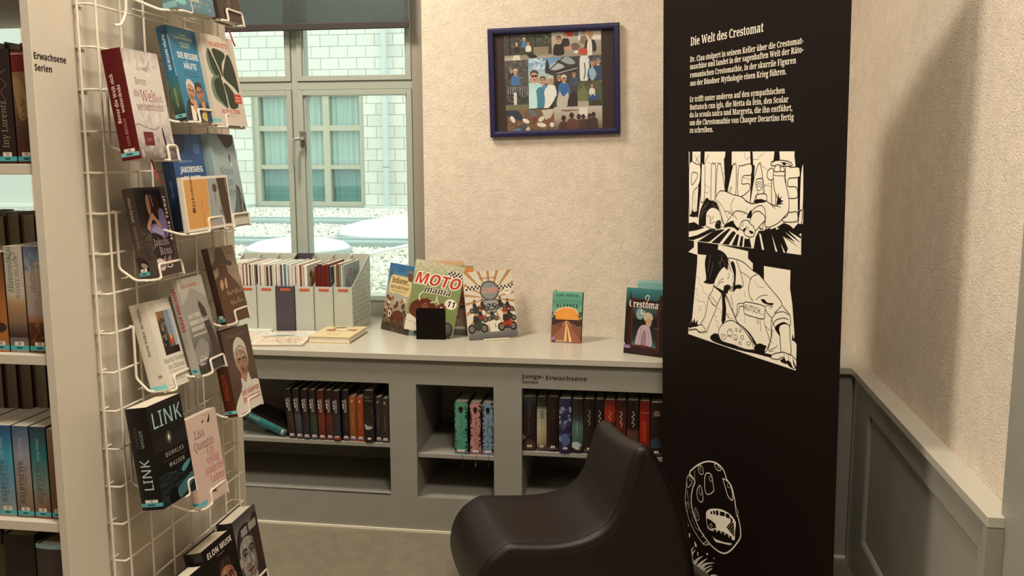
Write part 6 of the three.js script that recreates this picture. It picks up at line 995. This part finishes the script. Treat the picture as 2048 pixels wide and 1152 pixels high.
// ---------------------------------------------------------------- framed photo collage on the wall
{
  const Wf = 0.547, Hf = 0.448, b = 0.0255, f = thing('picture_frame', 'dark blue picture frame with a collage of outing photographs, hanging on the rough wall', 'picture', [-0.4265, 1.8, WALL_Z + 0.002]);
  f.rotation.z = R(1.4);
  const bev = 0.0085, o = (w, h) => [[-w / 2, -h / 2], [w / 2, -h / 2], [w / 2, h / 2], [-w / 2, h / 2]];
  const s = new THREE.Shape(o(Wf - 2 * bev, Hf - 2 * bev).map((p) => new THREE.Vector2(...p))); s.holes.push(new THREE.Path(o(Wf - 2 * b + 2 * bev, Hf - 2 * b + 2 * bev).map((p) => new THREE.Vector2(...p))));
  part('moulding', new THREE.ExtrudeGeometry(s, { depth: 0.008, bevelEnabled: true, bevelSize: bev, bevelThickness: bev, bevelSegments: 6 }).translate(0, 0, bev), std('#1f1b45', 0.35), f);
  const c = canvas(1110, 905), x = c.getContext('2d'), q = mulberry(201); x.translate(-88, -98);
  rect(x, '#2b1a14', 88, 98, 1110, 905);
  const photo = (x0, y0, x1, y1, draw) => { x.save(); x.beginPath(); x.rect(x0, y0, x1 - x0, y1 - y0); x.clip(); draw(); x.restore(); };
  const leaf = (x0, y0, w, h, n, cols, s0 = 3, s1 = 14) => speckle(x, x0, y0, w, h, n, cols, s0, s1, q);
  const person = (px, py, s, top, opt = {}) => { blob(x, top, [px - 1.5 * s, py + 4.4 * s], [px - 1.4 * s, py + 1.8 * s], [px - 0.5 * s, py + 1.1 * s], [px + 0.5 * s, py + 1.1 * s], [px + 1.4 * s, py + 1.8 * s], [px + 1.5 * s, py + 4.4 * s]); head(x, px, py, s * 0.95, opt); };
  photo(190, 105, 628, 345, () => { rect(x, '#3a3a30', 190, 105, 440, 240); leaf(190, 100, 440, 130, 220, ['#2b2f24', '#4c5540', '#6a7058', '#1d1d18', '#7a7d6a']); rect(x, '#1f1a16', 235, 100, 18, 200); rect(x, '#241e1a', 470, 100, 12, 140); bands(x, 190, 300, 440, 45, [0, '#8a8272'], [1, '#b5ac98']); rect(x, '#857863', 462, 232, 136, 72); person(375, 160, 16, '#4a6a92', { hair: '#cfc9bd' }); rect(x, '#8a8272', 330, 300, 110, 50); person(306, 206, 15, '#1d1716', { cap: '#d5cfc4', hair: '#5a4636' }); person(414, 198, 16, '#d5d0c4', { hair: '#4a362a' }); blob(x, '#1f1a18', [400, 300], [440, 288], [496, 320], [440, 334]); poly(x, '#cfc6b3', [258, 345], [280, 300], [330, 300], [340, 345]); });
  photo(628, 92, 1078, 332, () => { bands(x, 628, 92, 450, 240, [0, '#b9b3a6'], [1, '#8d8373']); rect(x, '#a3352a', 760, 92, 70, 60); rect(x, '#4a6a7a', 836, 92, 34, 60); rect(x, '#d5d0c5', 870, 150, 208, 40); person(755, 140, 22, '#2a2220', { hair: '#5a3a28' }); person(920, 128, 20, '#7d6a58', { hair: '#6a4a36' }); person(692, 178, 30, '#1d1615', { hair: '#2b1d16' }); person(980, 150, 32, '#2a2526', { hair: '#b58a58' }); blob(x, '#d5cfc3', [956, 200], [990, 196], [994, 320], [950, 320]); blob(x, '#6a5a50', [800, 230], [850, 210], [886, 240], [860, 280], [816, 270]); blob(x, '#b5443a', [876, 280], [910, 256], [950, 280], [946, 316], [880, 316]); blob(x, '#b58a6a', [740, 250], [800, 236], [810, 262], [760, 276]); oval(x, '#d8d2c6', 850, 292, 20, 14); });
  photo(190, 345, 410, 800, () => { rect(x, '#4a4744', 190, 345, 220, 460); leaf(190, 345, 220, 260, 160, ['#5a5754', '#3a3836', '#6d6a66', '#2f2d2b'], 5, 18); person(250, 440, 17, '#2f2b2c', { hair: '#6a5a4a' }); person(288, 452, 26, '#3f689c', { hair: '#c5beb2' }); rect(x, '#35332f', 190, 580, 220, 180); leaf(196, 590, 210, 170, 120, ['#4a4a48', '#242322', '#77777a', '#8a8d90'], 3, 12); for (let i = 0; i < 9; i++) rect(x, '#a5a8a8', 214 + i * 22, 584, 5, 40 + 60 * q()); rect(x, '#6a6a4c', 190, 752, 220, 50); rect(x, '#c9c5b8', 268, 640, 28, 112); });
  photo(408, 332, 858, 792, () => { bands(x, 408, 332, 450, 240, [0, '#5d86ad'], [0.6, '#a3b9c5'], [1, '#8a8a80']); leaf(420, 340, 140, 90, 30, ['#d5dde0', '#b5c8d3'], 8, 24); poly(x, '#2a2a30', [560, 460], [572, 380], [584, 340], [598, 386], [612, 460]); poly(x, '#3a3532', [560, 470], [720, 330], [858, 330], [858, 480], [640, 500]); blob(x, '#8d979a', [690, 350], [780, 336], [840, 390], [780, 400]); blob(x, '#a3adaf', [600, 430], [660, 382], [740, 420], [660, 450]); line(x, '#1f1a18', 9, [570, 470], [740, 330]); line(x, '#1f1a18', 10, [630, 470], [858, 420]); line(x, '#c9c3b6', 6, [650, 486], [858, 436]); rect(x, '#3f3a36', 640, 480, 218, 310);
    person(828, 490, 24, '#3a4a5a', { glasses: true, hair: '#3a2a22', cap: '#2a2522' }); person(690, 520, 24, '#2a2a30', { glasses: true, cap: '#8a8478' }); person(734, 530, 32, '#3467a5', { glasses: true, hair: '#d3cdc0' }); blob(x, '#b5aea6', [690, 650], [760, 640], [780, 760], [670, 790]); blob(x, '#2f5f9a', [700, 600], [760, 590], [770, 640], [730, 690], [700, 650]); person(608, 540, 34, '#cfd0c9', { cap: '#c9c2b2', hair: '#c5a578' }); person(540, 540, 34, '#4f7fa8', { hair: '#4a3022' }); person(462, 500, 50, '#a9cdd3', { glasses: true, hair: '#4a2c1e' }); blob(x, '#d5d8d3', [560, 620], [640, 600], [650, 700], [580, 800], [540, 800]); blob(x, '#3f7a92', [474, 640], [530, 600], [556, 700], [540, 800], [480, 800]); blob(x, '#b9d8da', [410, 640], [470, 610], [480, 800], [408, 800]); blob(x, '#2a2220', [780, 690], [840, 660], [858, 800], [770, 800]); });
  photo(858, 330, 1080, 556, () => { rect(x, '#3a3a40', 858, 330, 222, 226); blob(x, '#cfd3cf', [890, 330], [960, 330], [966, 440], [950, 550], [890, 556], [880, 460]); line(x, '#2a2220', 8, [924, 396], [930, 470], [918, 540]); person(1000, 400, 30, '#3f5f8a', { hair: '#4a4640' }); person(1046, 380, 34, '#2f4668', { hair: '#33323a' }); blob(x, '#8fa9bd', [964, 470], [1000, 440], [1030, 500], [990, 556]); leaf(960, 330, 120, 60, 20, ['#4a525c', '#6a7684'], 6, 16); });
  photo(858, 556, 1080, 792, () => { rect(x, '#4f523c', 858, 556, 222, 240); leaf(858, 556, 222, 80, 90, ['#2f3326', '#55593f', '#7d8266'], 3, 12); blob(x, '#6a7048', [858, 650], [920, 620], [960, 680], [940, 740], [858, 760]); rect(x, '#a39c8d', 858, 740, 100, 60); person(990, 606, 16, '#d5cfc3', { hair: '#8a6a4a' }); blob(x, '#2f4a80', [962, 690], [1040, 680], [1044, 720], [964, 726]); for (let i = 0; i < 5; i++) poly(x, '#1f1c1a', [964 + i * 22, 730], [976 + i * 22, 730], [984 + i * 22, 790], [970 + i * 22, 790]); line(x, '#cfc9bd', 8, [980, 660], [976, 694]); line(x, '#cfc9bd', 8, [1010, 660], [1014, 694]); });
  photo(200, 800, 636, 1018, () => { rect(x, '#6d533c', 200, 800, 440, 220); leaf(200, 800, 440, 220, 120, ['#7d6248', '#5a442f', '#8a7258', '#4a3828'], 5, 22); blob(x, '#2a2c40', [200, 806], [300, 810], [350, 880], [320, 900], [200, 850]); oval(x, '#d8d2c5', 252, 886, 18, 34, -0.5); oval(x, '#d8d2c5', 376, 904, 36, 18, 0.5); oval(x, '#5c6a70', 440, 830, 50, 22, 0.7); poly(x, '#b9b0a0', [520, 810], [636, 800], [636, 870], [560, 900]); poly(x, '#7a4a2c', [560, 950], [636, 830], [636, 940]); oval(x, '#d5cfc2', 520, 945, 44, 20, 0.2); oval(x, '#d5cfc2', 618, 946, 22, 22); oval(x, '#c9c3b5', 520, 890, 34, 20, -0.7); blob(x, '#4a4440', [300, 960], [350, 930], [400, 970], [380, 1000], [320, 1000]); oval(x, '#4a7a9a', 290, 992, 40, 20, -0.3); oval(x, '#b5b0a4', 392, 984, 18, 26, 0.4); oval(x, '#7a2f22', 455, 890, 26, 22); });
  photo(638, 786, 1080, 1002, () => { bands(x, 638, 786, 442, 216, [0, '#b9b0a3'], [0.5, '#a0968a'], [1, '#5c4a40']); rect(x, '#d5cfc3', 870, 800, 76, 80); for (let i = 0; i < 13; i++) line(x, '#1d1715', 5, [708 + i * 12, 812 + 6 * q()], [712 + i * 12, 824 - 8 * q()], [718 + i * 12, 822]); rect(x, '#b5463a', 730, 826, 60, 5); rect(x, '#d0c8bb', 690, 930, 120, 8); for (const [a, y, s] of [[726, 890, 24], [800, 866, 24], [866, 880, 22], [906, 880, 20], [964, 876, 20], [1000, 866, 22]]) { oval(x, '#33211a', a, y, s * 0.9, s * 1.1); blob(x, ['#4a2c20', '#3a2a24', '#5a3826'][a % 3], [a - 1.7 * s, 1002], [a - 1.6 * s, y + 2 * s], [a, y + 1.1 * s], [a + 1.6 * s, y + 2 * s], [a + 1.7 * s, 1002]); } });
  part('backing_board', bx(-Wf / 2 + b * 0.5, Wf / 2 - b * 0.5, -Hf / 2 + b * 0.5, Hf / 2 - b * 0.5, 0.001, 0.007), std('#2b1a14', 0.8), f);
  const print = part('collage_print', new THREE.BoxGeometry(Wf - 2 * b + 0.008, Hf - 2 * b + 0.008, 0.0006).translate(0, 0, 0.0076), std('#ffffff', 0.6, { map: printed(c) }), f); print.userData.label = 'collage of eight outing photographs on a black sheet';
  part('glazing', bx(-Wf / 2 + b * 0.7, Wf / 2 - b * 0.7, -Hf / 2 + b * 0.7, Hf / 2 - b * 0.7, 0.0088, 0.0106), new THREE.MeshPhysicalMaterial({ color: 0xffffff, roughness: 0, transmission: 1, thickness: 0, ior: 1.25, specularIntensity: 0.4 }), f);
}
renderer.render(scene, camera);
